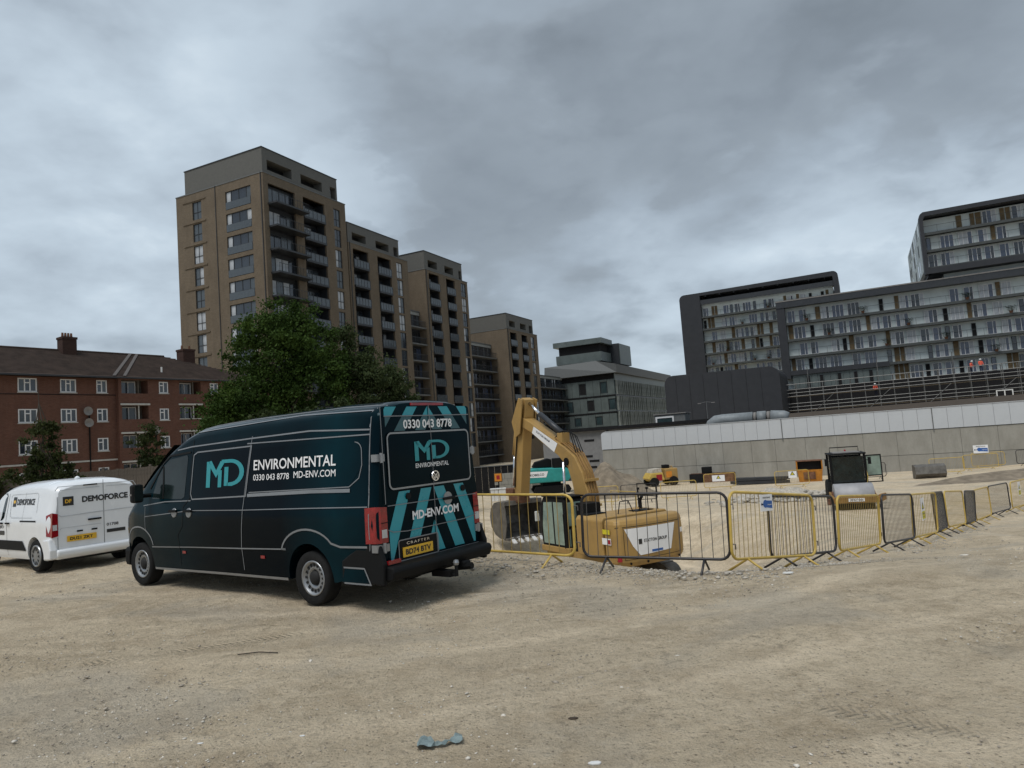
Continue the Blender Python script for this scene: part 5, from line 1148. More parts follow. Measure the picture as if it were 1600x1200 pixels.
    for pts, w, m in (([(YS, 1.78), (YS, .46)], .010, 'seam_grey'), ([(.80, 1.62), (.74, 1.70), (-.74, 1.70), (-.80, 1.6)], .012, 'press_grey'), ([(.74, 1.55), (.70, 1.63), (-.05, 1.64)], .012, 'press_grey'), ([(-.18, 1.64), (-.70, 1.63), (-.75, 1.5), (-.76, 1.12)], .012, 'press_grey'), ([(.76, 1.5), (.76, 1.15), (.70, 1.10), (.0, 1.12), (-.74, 1.13)], .020, 'press_grey'), ([(.76, .46), (.74, .43), (-.76, .45)], .012, 'seam_grey'), ([(.765, .70), (.765, .46)], .010, 'seam_grey'), ([(.72, .84), (.70, .87), (-.06, .87)], .012, 'press_grey')):
        v, f = stroke(pts, w); MB().add([R_(y, z, .004) for y, z in v], f).build('panel_pressing' if m == 'press_grey' else 'door_seam', m, t_)
    put2d('rear_lettering', text2d('DEMOFORCE', width=.92, height=.125, bold=.045), lambda u, v_: R_(.30-u, 1.345+v_), 'black_vinyl', t_)
    sq = MB().add([R_(y, z) for y, z in [(.66, 1.31), (.46, 1.31), (.46, 1.49), (.66, 1.49)]], [(0, 1, 2, 3)]).build('logo_square', 'black_vinyl', t_); put2d('logo_mark', text2d('DF', width=.12, bold=.03), lambda u, v_: R_(.62-u, 1.36+v_, .009), 'amber_plate', sq)
    pl = MB().box(-.748, .04, .585, -.738, .60, .70).build('number_plate', 'amber_plate', t_); put2d('plate_characters', text2d('DU21 ZKT', width=.44, bold=.04), lambda u, v_: (-.750, .55-u, .61+v_*.8), 'black_vinyl', pl)
    MB().box(-.775, -.06, .965, -.737, .20, 1.0).build('door_handle', 'trim_black', t_, bevel=.01); part_box('brake_light', 'trim_black', t_, (-.742, .0, 1.685, -.732, .27, 1.71))
    for y in (.30, .02): part_box('plate_lamp', 'trim_black', t_, (-.745, y, .76, -.735, y+.11, .79))
    put2d('rear_lettering', text2d('01708', width=.24, height=.06, bold=.02), lambda u, v_: R_(-.17-u, .80+v_), 'black_vinyl', t_); MB().add([R_(y, z) for y, z in [(-.17, .66), (-.55, .66), (-.55, .73), (-.17, .73)]], [(0, 1, 2, 3)]).build('rear_bar', 'black_vinyl', t_)
    b = MB(); b.prism([(-.60, .26), (-.60, .44), (-.74, .455), (-.80, .43), (-.80, .33), (-.72, .25)], 'y', -.80, .80); b.build('rear_bumper', 'van_white', t_, bevel=.03)
    for s_ in (1, -1): b = MB(); b.prism([(-.44, .25), (-.42, .66), (-.70, .68), (-.755, .45), (-.73, .27)], 'y', s_*.78, s_*.925); b.build('bumper_corner', 'van_white', t_, bevel=.03)
    MB().lathe([(.05, 0), (.05, .03), (.02, .055), (.001, .06)], 12, 'z', (-.18, .15, 1.83)).build('roof_aerial', 'van_white', t_)
white_van()

# ------------------------------------------------------------------ pedestrian barriers
def barrier_meshes(col, bars, L=2.2, Hb=.19, Ht=1.12):
    fr = MB(); r = .13
    pts = [(x, 0, z) for x, z in rrect(.02, Hb, L-.02, Ht, r, 4)]; fr.tube(pts, .021, 8, closed=True)
    f = fr.mesh('frame', 'yellow_paint' if col == 'y' else 'black_paint', True)
    bar = MB().tube([(0, 0, Hb+.01), (0, 0, Ht-.01)], .0058 if bars < 16 else .0048, 5).mesh('bar', 'yellow_bar' if col == 'y' else 'steel_bar')
    ft = MB(); ft.tube([(0, 0, Hb), (0, -.10, Hb-.06), (0, -.33, .0)], .017, 6).tube([(0, 0, Hb), (0, .10, Hb-.06), (0, .33, .0)], .017, 6)
    return f, bar, ft.mesh('foot', 'yellow_paint' if col == 'y' else 'black_paint', True)
def make_barrier(col, bars, label):
    f, bar, ft = barrier_meshes(col, bars); t_ = thing('pedestrian_barrier', (0, 0, 0), 0, label, 'barrier', 'pedestrian barriers round the excavation')
    ob('frame', f, t_)
    for i in range(bars): ob('bar', bar, t_, (.10+i*2.0/(bars-1), 0, 0))
    for x in (.38, 1.82): ob('foot', ft, t_, (x, 0, 0))
    hk = MB().tube([(2.18, 0, .95), (2.26, 0, .95), (2.26, 0, .88)], .009, 5).tube([(2.18, 0, .40), (2.26, 0, .40), (2.26, 0, .33)], .009, 5).mesh('hook', 'steel_bar'); ob('hook', hk, t_); return t_
PROT = {}
BL = [('y14', (-1.35, 12.62), (.79, 11.02), 0, 0, 'yellow barrier half hidden behind the dark van, in front of the excavator bucket'),
      ('k14', (.87, 10.98), (2.88, 10.08), 0, -.03, 'black barrier in front of the excavator counterweight, first black one right of the van'),
      ('y20', (2.84, 10.0), (4.60, 11.40), -.05, -.38, 'yellow barrier carrying the blue and white notice'),
      ('k20', (3.72, 11.0), (5.38, 12.45), -.28, -.50, 'black barrier overlapping behind the yellow one with the blue notice'),
      ('y22', (5.38, 12.40), (6.92, 14.02), -.48, -.76, 'yellow barrier in front of the road roller, with no sign'),
      ('k24', (6.94, 13.95), (8.46, 15.62), -.70, -1.0, 'black barrier with dense bars right of the one in front of the roller'),
      ('y16', (8.48, 15.75), (9.96, 17.35), -.96, -1.05, 'yellow barrier with a tall white and yellow warning sign, nearer of the two such'),
      ('k24', (10.0, 17.45), (11.3, 19.2), -1.1, -1.28, 'narrow-looking black barrier right of the nearer tall warning sign'),
      ('y16', (11.34, 19.25), (12.88, 20.95), -1.32, -1.52, 'yellow barrier between two narrow-looking black ones, right of the nearer warning sign'),
      ('k24', (12.95, 21.1), (14.35, 22.85), -1.55, -1.78, 'second narrow-looking black barrier, further along the slope'),
      ('y16', (14.45, 22.95), (16.0, 24.55), -1.8, -1.87, 'tilted-looking yellow barrier near the far end of the row'),
      ('k22', (16.05, 24.65), (17.72, 26.1), -1.80, -1.93, 'black barrier just left of the farther warning sign'),
      ('y16', (17.8, 26.15), (19.5, 27.6), -1.9, -2.0, 'yellow barrier with the farther warning sign, at the right edge of the photo'),
      ('k22', (19.6, 27.7), (21.3, 29.1), -2.0, -2.1, 'black barrier just past the right edge, after the farther warning sign')]
def place_barriers():
    out = []
    for i, (kind, a, b, za, zb_, lab) in enumerate(BL):
        za = gz(*a)-.02; zb_ = gz(*b)-.02; BL[i] = (kind, a, b, za, zb_, lab)
        if kind not in PROT: o = make_barrier(kind[0], int(kind[1:]), lab); PROT[kind] = o
        else: o = dup(PROT[kind], label=lab)
        L = math.hypot(b[0]-a[0], b[1]-a[1]); o.location = (a[0], a[1], za); o.scale = (L/2.2, 1, 1)
        o.rotation_euler = (random.uniform(-.05, .05), -math.atan2(zb_-za, L), math.atan2(b[1]-a[1], b[0]-a[0])); out.append(o)
    return out
BAR = place_barriers()
def sign_on(i, x, zc, w, h, kind, label, tilt=0, back=None):
    """signs hang on the camera side of a barrier or stand alone; kind picks the print"""
    if back is None:
        k, a, b, za, zb_, _ = BL[i]; ang = math.atan2(b[1]-a[1], b[0]-a[0]); L = math.hypot(b[0]-a[0], b[1]-a[1]); f = x/L
        p = (a[0]+(b[0]-a[0])*f+.03*math.sin(ang), a[1]+(b[1]-a[1])*f-.03*math.cos(ang), za+(zb_-za)*f+zc)
    else: p, ang = back
    t_ = thing('notice_sign', p, ang, label, 'sign'); t_.rotation_euler.y = tilt
    MB().box(-w/2, -.012, -h/2, w/2, -.006, h/2).build('board', 'white_vinyl', t_); F = lambda u, v: (u, -.0145, v)
    if kind == 'blue':
        MB().add([F(-w*.03+.0, -h*.28), F(w*.46, -h*.36), F(w*.46, h*.10), F(-w*.03, h*.14)], [(0, 1, 2, 3)]).build('blue_panel', 'sign_blue', t_)
        MB().lathe([(.001, 0), (h*.24, 0)], 24, 'y', (-w*.10, -.0150, -h*.06), cap=False).build('blue_disc', 'sign_blue', t_)
        put2d('notice_text', text2d('PEDESTRIANS', width=w*.62, bold=.02), lambda u, v: F(-w*.3+u, h*.26+v), 'black_vinyl', t_); put2d('arrow', ([(0, .5), (.35, 1), (.35, .68), (1, .68), (1, .32), (.35, .32), (.35, 0)], [(0, 1, 2, 3, 4, 5, 6)]), lambda u, v: F(-w*.46+u*w*.2, -h*.2+v*h*.24), 'navy_cloth', t_)
        put2d('notice_text', text2d('THIS WAY', width=w*.36, bold=.02), lambda u, v: (u+w*.06, -.016, -h*.16+v), 'white_vinyl', t_)
    else:
        ty = h*.12; s_ = min(w, h)*.36
        MB().add([F(-s_, ty-s_*.6), F(s_, ty-s_*.6), F(0, ty+s_*1.1)], [(0, 1, 2)]).build('warning_triangle', 'black_vinyl' if kind != 'tall' else 'anthracite', t_)
        MB().add([(-s_*.62, -.016, ty-s_*.42), (s_*.62, -.016, ty-s_*.42), (0, -.016, ty+s_*.68)], [(0, 1, 2)]).build('triangle_fill', 'sign_yellow', t_)
        if kind == 'tall':
            MB().add([F(-w*.44, -h*.44), F(w*.44, -h*.44), F(w*.44, -h*.10), F(-w*.44, -h*.10)], [(0, 1, 2, 3)]).build('yellow_panel', 'sign_yellow', t_)
            put2d('notice_text', text2d('DANGER', width=w*.7, bold=.02), lambda u, v: (-w*.35+u, -.016, -h*.24+v), 'black_vinyl', t_); put2d('notice_text', text2d('DEEP EXCAVATION', width=w*.78, bold=.02), lambda u, v: (-w*.39+u, -.016, -h*.36+v), 'black_vinyl', t_)
    return t_
sign_on(2, .94, .99, .31, .24, 'blue', 'white notice with blue symbol tied to the top of the yellow barrier', tilt=.06)
sign_on(6, .92, .78, .27, .50, 'tall', 'white and yellow excavation warning sign on the nearer yellow barrier')
sign_on(12, .95, .82, .27, .50, 'tall', 'white and yellow excavation warning sign at the right edge, on the farther yellow barrier')

# ------------------------------------------------------------------ large yellow excavator
def excavator():
    hd = D2R(-30); O = Vector((2.95, 28.2, -3.93))
    t_ = thing('excavator', O, D2R(90)-hd, 'large yellow tracked excavator seen from behind, standing in the pit with its bucket raised', 'excavator')
    # local: x forward, y left, z up
    zt = lambda z: z+3.15
    Y = 'plant_yellow'
    # undercarriage
    for s_ in (1, -1):
        pr = [(-2.3+.45*math.cos(a)-.0, .47+.47*math.sin(a)) for a in [D2R(90+k*20) for k in range(10)]]+[(2.3+.45*math.cos(a), .47+.47*math.sin(a)) for a in [D2R(-90+k*20) for k in range(10)]]
        tr = MB().prism([(x, z) for x, z in pr], 'y', s_*1.05, s_*1.65).build('track', 'bucket_steel', t_)
        for i in range(26): part_box('track_pad', 'bucket_steel', tr, (-2.3+i*.18, s_*1.04, .93, -2.16+i*.18, s_*1.66, .97))
        for i in range(7): MB().lathe([(.16, -.1), (.16, .1)], 10, 'y', (-1.8+i*.6, s_*1.35, .25)).build('roller', 'trim_black', tr)
    part_box('car_body', Y, t_, (-1.2, -1.0, .45, 1.2, 1.0, .95), .05); MB().lathe([(.75, .95), (.75, 1.2)], 24, 'z').build('slew_ring', 'trim_black', t_)
    # upper structure: deck, engine hood, counterweight
    part_box('deck', Y, t_, (-2.5, -1.45, 1.2, 1.9, 1.25, 1.5), .03)
    cw = MB(); n = 12
    outer = []
    for k in range(n+1):
        a = D2R(-90+180*k/n); y = 1.60*math.sin(a); x = -2.55-.80*math.cos(a)**.35 if abs(math.cos(a)) > 1e-6 else -2.55; outer.append((x, y))
    lv = [(1.24, .93, .10), (1.40, .985, .02), (1.6, 1.0, 0), (2.35, 1.0, 0), (2.70, .992, .02), (2.82, .972, .07), (2.86, .93, .14)]
    V = []; 
    for z, k, dx in lv: V += [(min(x+dx, -2.2) if abs(y) < 1.59 else x, y*k, z) for x, y in outer]
    m_ = n+1; F_ = [(i*m_+j, i*m_+j+1, (i+1)*m_+j+1, (i+1)*m_+j) for i in range(len(lv)-1) for j in range(n)]; F_ += [tuple(range(m_))[::-1], tuple(range((len(lv)-1)*m_, len(lv)*m_)), ] + [(i*m_, (i+1)*m_, (i+1)*m_+n, i*m_+n) for i in range(len(lv)-1)]
    cwo = cw.add(V, F_).build('counterweight', Y, t_, bevel=.03)
    hood = MB(); hood.prism([(-1.55, 1.5), (-1.55, 2.80), (-1.45, 2.92), (1.45, 2.92), (1.55, 2.80), (1.55, 1.5)], 'x', -2.36, -.75); hood.build('engine_hood', Y, t_, bevel=.04)
    part_box('side_panel', 'trim_black', t_, (-.74, .56, 1.5, .1, 1.25, 2.35), .03); part_box('tool_box', Y, t_, (-.74, -1.5, 1.5, 1.8, -.62, 2.3), .03)
    part_box('hood_centre', 'trim_black', t_, (-.70, .30, 1.5, .05, .95, 3.30), .03)
    part_box('hood_step', 'trim_black', t_, (-1.3, .50, 2.925, -.85, 1.4, 2.96)); part_box('hood_vent', 'trim_black', t_, (-2.1, -1.1, 2.925, -1.6, -.3, 2.95))
    MB().tube([(-1.3, -1.15, 2.9), (-1.3, -1.15, 3.25), (-1.42, -1.15, 3.38)], .06, 10).build('exhaust', 'trim_black', t_)
    # back face plates and stickers on the counterweight
    BX = -3.362
    def bk(y, z, e=.0): 
        a = abs(y)/1.60; return (-2.55-.80*max(1e-6, 1-a*a)**.175-.006-e, y, z)
    sgn = [(1.26, 2.55), (-.98, 2.55), (-.84, 1.66), (.82, 1.60)]
    v, f = [], []
    def plate(poly, m, name, e=.004, par=cwo):
        # subdivide across y so that it hugs the curve
        ys = np.linspace(max(p[0] for p in poly), min(p[0] for p in poly), 9); vv = []; ff = []
        def zr(y):
            zs = []
            for (a, b) in zip(poly, poly[1:]+poly[:1]):
                if (a[0]-y)*(b[0]-y) <= 0 and abs(a[0]-b[0]) > 1e-9: zs.append(a[1]+(b[1]-a[1])*(y-a[0])/(b[0]-a[0]))
            return min(zs), max(zs)
        for i, y in enumerate(ys): lo, hi = zr(y); vv += [bk(y, lo, e), bk(y, hi, e)]
        ff = [(2*i, 2*i+2, 2*i+3, 2*i+1) for i in range(8)]
        return MB().add(vv, ff).build(name, m, par)
    pl = plate(sgn, 'white_vinyl', 'name_board', .006)
    put2d('board_lettering', text2d('STATTON GROUP', width=1.05, height=.11, bold=.03), lambda u, v_: bk(.52-u, 2.03+v_, .014), 'black_vinyl', pl); plate([(.74, 1.98), (.60, 1.98), (.60, 2.16), (.74, 2.16)], 'black_vinyl', 'logo_square', .012, pl)
    plate([(.20, 1.66), (-.30, 1.66), (-.30, 1.74), (.20, 1.74)], 'sign_blue', 'blue_strip', .012, pl); 
    for nm, m_s, q in (('sticker', 'sign_yellow', (-2.86, 1.604, 2.38, -2.46, 1.612, 2.54)), ('sticker', 'white_vinyl', (-2.90, 1.604, 2.02, -2.40, 1.612, 2.24)), ('sticker', 'red_paint', (-2.88, 1.613, 2.05, -2.74, 1.618, 2.20))): part_box(nm, m_s, cwo, q)
    plate([(-1.28, 2.15), (-1.45, 2.15), (-1.45, 2.32), (-1.28, 2.32)], 'white_vinyl', 'sticker'); plate([(1.52, 1.45), (1.40, 1.45), (1.40, 1.6), (1.52, 1.6)], 'red_paint', 'sticker')
    plate([(1.54, 2.62), (-1.54, 2.62), (-1.54, 2.60), (1.54, 2.60)], 'void', 'panel_seam'); plate([(1.54, 1.50), (-1.54, 1.50), (-1.54, 1.485), (1.54, 1.485)], 'void', 'panel_seam')
    plate([(1.30, 2.60), (1.285, 2.60), (1.285, 1.5), (1.30, 1.5)], 'void', 'panel_seam'); plate([(-1.22, 2.60), (-1.235, 2.60), (-1.235, 1.5), (-1.22, 1.5)], 'void', 'panel_seam')
    for yy, zz in ((1.1, 1.36), (-1.1, 1.36), (.4, 1.36), (-.4, 1.36)): MB().lathe([(.001, 0), (.045, 0), (.045, .02), (.001, .02)], 8, 'x', (bk(yy, zz)[0]-.015, yy, zz)).build('bolt', 'trim_black', cwo)
    for i in range(7): MB().box(-.742, -1.35+i*.0, 1.7+i*.08, -.735, -.75, 1.74+i*.08).build('grille_slat', 'trim_black', t_)
    # cab
    CS = Matrix.Translation((0, -.08, 1.5)) @ Matrix.Diagonal((1, 1, 1.24, 1)) @ Matrix.Translation((0, 0, -1.5)); cab = MB(CS); cab.prism([(.15, 1.5), (.15, 3.02), (.25, 3.12), (1.75, 3.12), (1.95, 2.9), (2.05, 2.0), (1.95, 1.5)], 'y', .60, 1.44); cb = cab.build('cab', 'trim_black', t_, bevel=.04)
    for x in (.135,): MB(CS).box(x, .70, 2.25, x+.01, 1.34, 2.98).box(x, .70, 1.62, x+.01, 1.34, 2.15).build('rear_glass', 'green_glass', cb)
    MB(CS).add([(.35, 1.445, 1.65), (1.0, 1.445, 1.65), (1.0, 1.445, 2.98), (.35, 1.445, 2.98), (1.1, 1.445, 1.65), (1.85, 1.445, 1.65), (1.88, 1.445, 2.2), (1.72, 1.445, 2.95), (1.1, 1.445, 2.98)], [(0, 1, 2, 3), (4, 5, 6, 7, 8)]).build('side_glass', 'green_glass', cb)
    part_box('cab_roof', 'trim_black', cb, (.1, .48, 3.512, 1.8, 1.40, 3.57), .02); part_box('cab_base', Y, t_, (-.02, .48, 1.36, 2.05, 1.39, 1.60), .03)
    MB().tube([(.2, 1.46, 1.6), (.2, 1.46, 2.9), (.2, 1.38, 2.95)], .02, 6).build('grab_rail', 'trim_black', cb)
    # mirrors and hood hand rails
    MB().box(1.95, 1.45, 2.55, 2.0, 1.65, 2.95).build('mirror', 'white_plastic', t_, bevel=.02); MB().tube([(1.9, 1.5, 2.9), (1.97, 1.5, 2.95)], .015, 5).build('mirror_arm', 'trim_black', t_)
    rails = [[(-2.1, -1.3, 2.9), (-2.1, -1.3, 3.85), (-1.0, -1.3, 3.85), (-1.0, -1.3, 2.9)], [(-.7, -1.45, 2.3), (-.7, -1.45, 3.5), (.9, -1.45, 3.5), (.9, -1.45, 2.3)], [(-2.2, 1.2, 2.9), (-2.2, 1.2, 3.75)], [(-2.0, -.2, 2.92), (-1.95, -.05, 3.35), (-1.95, .35, 3.35), (-2.0, .5, 2.92)], [(-1.0, -1.3, 3.4), (-2.1, -1.3, 3.4)]]
    for i, rl in enumerate(rails): MB().tube(rl, .02, 6).build('hand_rail', 'trim_black' if i != 1 else 'yellow_paint', t_)
    for x, y in ((-2.1, -.85), (-1.9, -.6)): MB().tube([(x, y, 2.9), (x, y, 3.7)], .018, 5).lathe([(.05, 3.7), (.05, 3.78)], 8, 'z', (x, y, 0)).build('work_lamp', 'trim_black', t_)
    # boom: side profile in x,z
    bp = [(.0, 1.55), (.08, 2.8), (.12, 3.6), (.42, 4.4), (.87, 5.05), (1.5, 5.42), (2.67, 5.97), (4.1, 6.62), (4.9, 6.95), (5.1, 6.75), (5.0, 6.5), (3.95, 6.12), (3.3, 5.72), (2.05, 5.12), (1.4, 4.6), (1.15, 4.0), (.95, 3.0), (.8, 1.6)]
    bm = MB().prism(bp, 'y', -.27, .27).build('boom', Y, t_, bevel=.03)
    for s_ in (1, -1):
        pp = [(2.0, 5.62), (3.8, 6.42), (3.98, 6.14), (2.3, 5.26)]; pl = MB().add([(x, s_*.277, z) for x, z in pp], [(0, 1, 2, 3)]).build('boom_board', 'white_vinyl', bm)
        L_ = text2d('STATTON GROUP', width=1.15, height=.10, bold=.03); c_, q = math.cos(D2R(25)), math.sin(D2R(25))
        put2d('board_lettering', L_, (lambda u, v_: (3.62-u*c_, s_*.282, 6.14-u*q+v_)) if s_ > 0 else (lambda u, v_: (2.4+u*c_, s_*.282, 5.55+u*q+v_)), 'navy_cloth', pl)
        MB().lathe([(.001, 0), (.16, 0), (.16, .05), (.001, .05)], 16, 'y', (1.42, .27 if s_ > 0 else -.32, 4.85)).build('pivot_boss', 'trim_black', bm)
    for s_ in (1, -1):      # boom lift cylinders
        MB().tube([(1.55, s_*.46, 1.5), (1.5, s_*.45, 3.0)], .11, 12).build('cylinder_barrel', Y, t_, smooth=True); MB().tube([(1.5, s_*.45, 3.0), (1.42, s_*.44, 4.85)], .055, 10).build('cylinder_rod', 'chrome', t_, smooth=True)
    # hydraulic lines along the boom back
    for k, yo in enumerate((-.18, -.07, .07, .18)):
        MB().tube([(-.06, yo, 2.0), (.02, yo, 2.8), (.05, yo, 3.62), (.34, yo, 4.48), (.80, yo, 5.13), (1.5, yo, 5.52), (2.3, yo, 5.86)], .028, 6).build('hydraulic_pipe', 'plant_yellow_worn', bm)
        MB().tube([(2.3, yo, 5.86), (1.8, yo, 6.1), (1.2, yo, 5.85+.1*k), (.85, yo, 5.2)], .022, 5).build('hose', 'trim_black', bm)
    for x, z in ((.14, 3.1), (.22, 4.1)): part_box('pipe_clamp', Y, bm, (x-.14, -.29, z-.05, x+.03, .29, z+.05))
    # stick cylinder on top of the boom
    MB().tube([(1.95, 0, 6.0), (3.62, 0, 6.93)], .13, 12).build('cylinder_barrel', 'anthracite', t_, smooth=True); MB().tube([(3.62, 0, 6.93), (4.6, 0, 7.58)], .07, 12).build('cylinder_rod', 'chrome', t_, smooth=True)
    part_box('cylinder_bracket', Y, bm, (1.75, -.2, 5.6, 2.12, .2, 6.05), .02)
    # stick, seen edge-on as it hangs
    sp = [(4.42, 7.66), (4.75, 7.78), (5.35, 7.25), (5.5, 6.7), (5.75, 5.3), (6.02, 3.6), (5.9, 3.32), (5.45, 3.35), (5.05, 5.0), (4.8, 6.2), (4.55, 6.9)]
    st = MB().prism(sp, 'y', -.24, .24).build('stick', Y, t_, bevel=.03)
    for s_ in (1, -1): MB().prism([(4.40, 7.65), (4.74, 7.77), (5.5, 6.72), (5.25, 6.0), (4.85, 6.15)], 'y', s_*.35, s_*.41).build('stick_cheek', Y, st, bevel=.01)
    MB().tube([(5.7, 0, 6.6), (6.15, 0, 5.2)], .12, 10).build('cylinder_barrel', Y, t_, smooth=True); MB().tube([(6.15, 0, 5.2), (6.45, 0, 3.75)], .06, 10).build('cylinder_rod', 'chrome', t_, smooth=True)
    MB().tube([(5.3, .28, 6.1), (5.6, .30, 4.9), (5.85, .28, 3.7)], .03, 6).build('hose', 'trim_black', t_)
    part_box('linkage', 'rust', t_, (5.95, -.36, 3.35, 6.65, .36, 3.65), .04); part_box('quick_hitch', 'rust', t_, (5.6, -.34, 2.98, 6.45, .34, 3.32), .05)
    # bucket: curved shell open towards the machine
    n_before = set(bpy.data.objects.keys()); bw = .97; prof = [(6.05, 2.62), (6.55, 2.70), (7.0, 2.62), (7.35, 2.35), (7.5, 1.95), (7.4, 1.5), (7.05, 1.15), (6.6, 1.0), (6.15, .98)]
    inn_ = [(x-.05*(1 if x > 6.6 else .3), z-.05 if z > 1.9 else z+.05) for x, z in prof]
    poly = prof+inn_[::-1]
    bk_ = MB().prism(poly, 'y', -bw, bw).build('bucket', 'bucket_steel', t_)
    for s_ in (1, -1): MB().prism(prof+[(5.95, 1.6), (5.98, 2.2)], 'y', s_*bw, s_*(bw+.04)).build('bucket_side', 'bucket_steel', bk_)
    MB().add([(x-.012, -bw+.01, z) for x, z in inn_]+[(x-.012, bw-.01, z) for x, z in inn_], [(i, i+1, i+10, i+9) for i in range(8)]).build('bucket_liner', 'bucket_inside', bk_)
    part_box('top_lip', 'bucket_steel', bk_, (5.98, -bw-.03, 2.52, 6.2, bw+.03, 2.70)); part_box('cutting_edge', 'bucket_steel', bk_, (5.9, -bw-.02, .94, 6.3, bw+.02, 1.04))
    BK = bk_
    for k in range(5): MB().prism([(6.0, .93), (6.0, 1.06), (5.66, .86), (5.66, .80)], 'y', -.80+k*.36, -.62+k*.36).build('tooth', 'tooth_steel', bk_, bevel=.01)
    bk_.location = (-.22, -.06, .40)
excavator()
def dark_digger():     # the black upper works of a second digger just behind the hood, in the pit
    pass

# ------------------------------------------------------------------ road roller
def roller():
    x0, y0 = 14.85, 32.4; z0 = gz(x0, y0); t_ = thing('road_roller', (x0, y0, z0-.03), D2R(-90-18), 'yellow road roller with black cab and one open door, facing the camera', 'road roller'); t_.scale = (.8, .76, .77)
    # local x forward (towards the camera)
    MB().lathe([(.001, -1.03), (.70, -1.03), (.74, -1.0), (.74, 1.0), (.70, 1.03), (.001, 1.03)], 40, 'y', (1.45, 0, .74), cap=False).build('drum', 'roller_steel', t_, smooth=True)
    for s_ in (1, -1):
        MB().prism([(.5, .62), (.5, .95), (2.25, .80), (2.25, .45), (1.5, .42)], 'y', s_*1.07, s_*1.19).build('drum_frame', 'plant_yellow_worn', t_, bevel=.02)
        MB().lathe([(.001, 0), (.32, 0), (.32, .06), (.001, .06)], 20, 'y', (1.45, s_*1.06-(.06 if s_ < 0 else 0), .74)).build('drum_hub', 'rust', t_)
    fb = MB().box(2.22, -1.28, .46, 2.42, 1.28, .80).build('front_beam', 'plant_yellow_worn', t_, bevel=.03)
    MB().prism([(1.19, .45), (1.55, .62), (1.55, .95), (1.19, .86)], 'x', 2.1, 2.4).build('beam_corner', 'plant_yellow_worn', t_); 
    MB().box(2.425, -.40, .55, 2.44, .42, .73).build('name_board', 'white_vinyl', fb); put2d('board_lettering', text2d('STATTON', width=.6, bold=.03), lambda u, v: (2.446, -.28+u, .59+v), 'black_vinyl', fb)
    MB().box(2.225, -1.5, .40, 2.36, -1.285, .74).build('beam_end', 'rust', t_, bevel=.02); MB().box(2.15, -.95, .10, 2.2, .95, .40).build('scraper', 'trim_black', t_)
    part_box('rear_body', 'plant_yellow', t_, (-2.6, -.8, .6, -.5, .8, 1.5), .1); part_box('engine_cover', 'trim_black', t_, (-2.6, -.75, 1.5, -1.3, .75, 1.9), .1); part_box('chassis', 'trim_black', t_, (-.5, -.7, .5, .6, .7, 1.15), .05)
    for s_ in (1, -1):
        MB().lathe([(.35, -.26), (.70, -.27), (.76, -.2), (.76, .2), (.70, .27), (.35, .26)], 30, 'y', (-1.6, s_*.83, .76), cap=True).build('tyre', 'tyre_rubber', t_, smooth=False)
    # cab
    b = MB(); X0, X1, YW, Z0, Z1 = -1.25, .42, .92, 1.20, 3.05
    posts = [(X0, -YW), (X0, YW), (X1, -YW), (X1, YW)]
    for x, y in posts: b.box(x-.06, y-.06, Z0, x+.06, y+.06, Z1)
    b.box(X0, -YW, Z0-.06, X1, YW, Z0+.22)
    cb = b.build('cab_frame', 'trim_black', t_, bevel=.02)
    MB().box(X1-.01, -YW+.07, 1.45, X1+.0, YW-.07, Z1-.12).build('front_glass', 'cab_glass', cb); MB().box(X0, -YW+.07, 1.45, X0+.01, YW-.07, Z1-.1).build('rear_glass', 'cab_glass', cb)
    MB().box(X0+.07, -YW, 1.45, X1-.07, -YW+.01, Z1-.1).build('side_glass', 'cab_glass', cb)
    MB().box(X0-.1, -YW-.1, Z1, X1+.15, YW+.1, Z1+.09).build('cab_roof', 'trim_black', cb, bevel=.03); MB().box(X0+.2, -.75, Z1+.095, X1, .75, Z1+.14).build('roof_panel', 'lead_grey', cb)
    MB().lathe([(.06, 0), (.05, .12), (.001, .14)], 10, 'z', (-1.0, .1, Z1+.1)).build('beacon', 'red_paint', cb)
    MB().tube([(-1.1, -.75, Z1), (-1.1, -.75, Z1+.38), (-1.1, .85, Z1+.38), (-1.1, .85, Z1)], .03, 6).build('roof_bar', 'trim_black', cb)
    for y in (-.45, .1): MB().tube([(.35, y, 1.5), (.30, y+.1, 2.3)], .02, 5).build('wiper', 'trim_black', cb)
    part_box('dark_cab_filler', 'void', t_, (-1.0, -.8, 1.4, .3, .8, 1.85)); part_box('head_lining', 'void', t_, (-1.1, -.8, 2.75, .3, .8, 2.9))  # near-black box fills the lower cab, added to darken its interior
    st = part_box('seat', 'trim_black', t_, (-.7, -.25, 1.5, -.3, .25, 2.3), .05)
    MB().tube([(.1, 0, 1.5), (.0, 0, 2.0)], .04, 6).lathe([(.18, 0), (.2, .02), (.18, .04)], 16, 'z', (0, 0, 2.0)).build('steering_wheel', 'trim_black', t_)
    for s_ in (-1, 1): MB().tube([(X1, s_*.95, 2.7), (X1+.15, s_*1.15, 2.7)], .015, 5).box(X1+.1, s_*1.08, 2.45, X1+.15, s_*1.25, 2.85).build('mirror', 'trim_black', t_)
    # open door on the camera's right: hinged at the front post, swung out
    dm = Matrix.Translation((X1-.4, YW+.04, 0)) @ Matrix.Rotation(D2R(12), 4, 'Z')
    d = MB(dm); d.box(-.03, .05, 1.35, .03, .11, 2.95).box(-.03, .9, 1.35, .03, .96, 2.95).box(-.03, .11, 2.89, .03, .9, 2.95).box(-.03, .11, 1.35, .03, .9, 1.41).box(-.03, .11, 1.72, .03, .9, 1.78)
    do = d.build('open_door', 'trim_black', t_); MB(dm).box(-.008, .11, 1.78, .008, .9, 2.89).build('door_glass', 'green_glass', do)
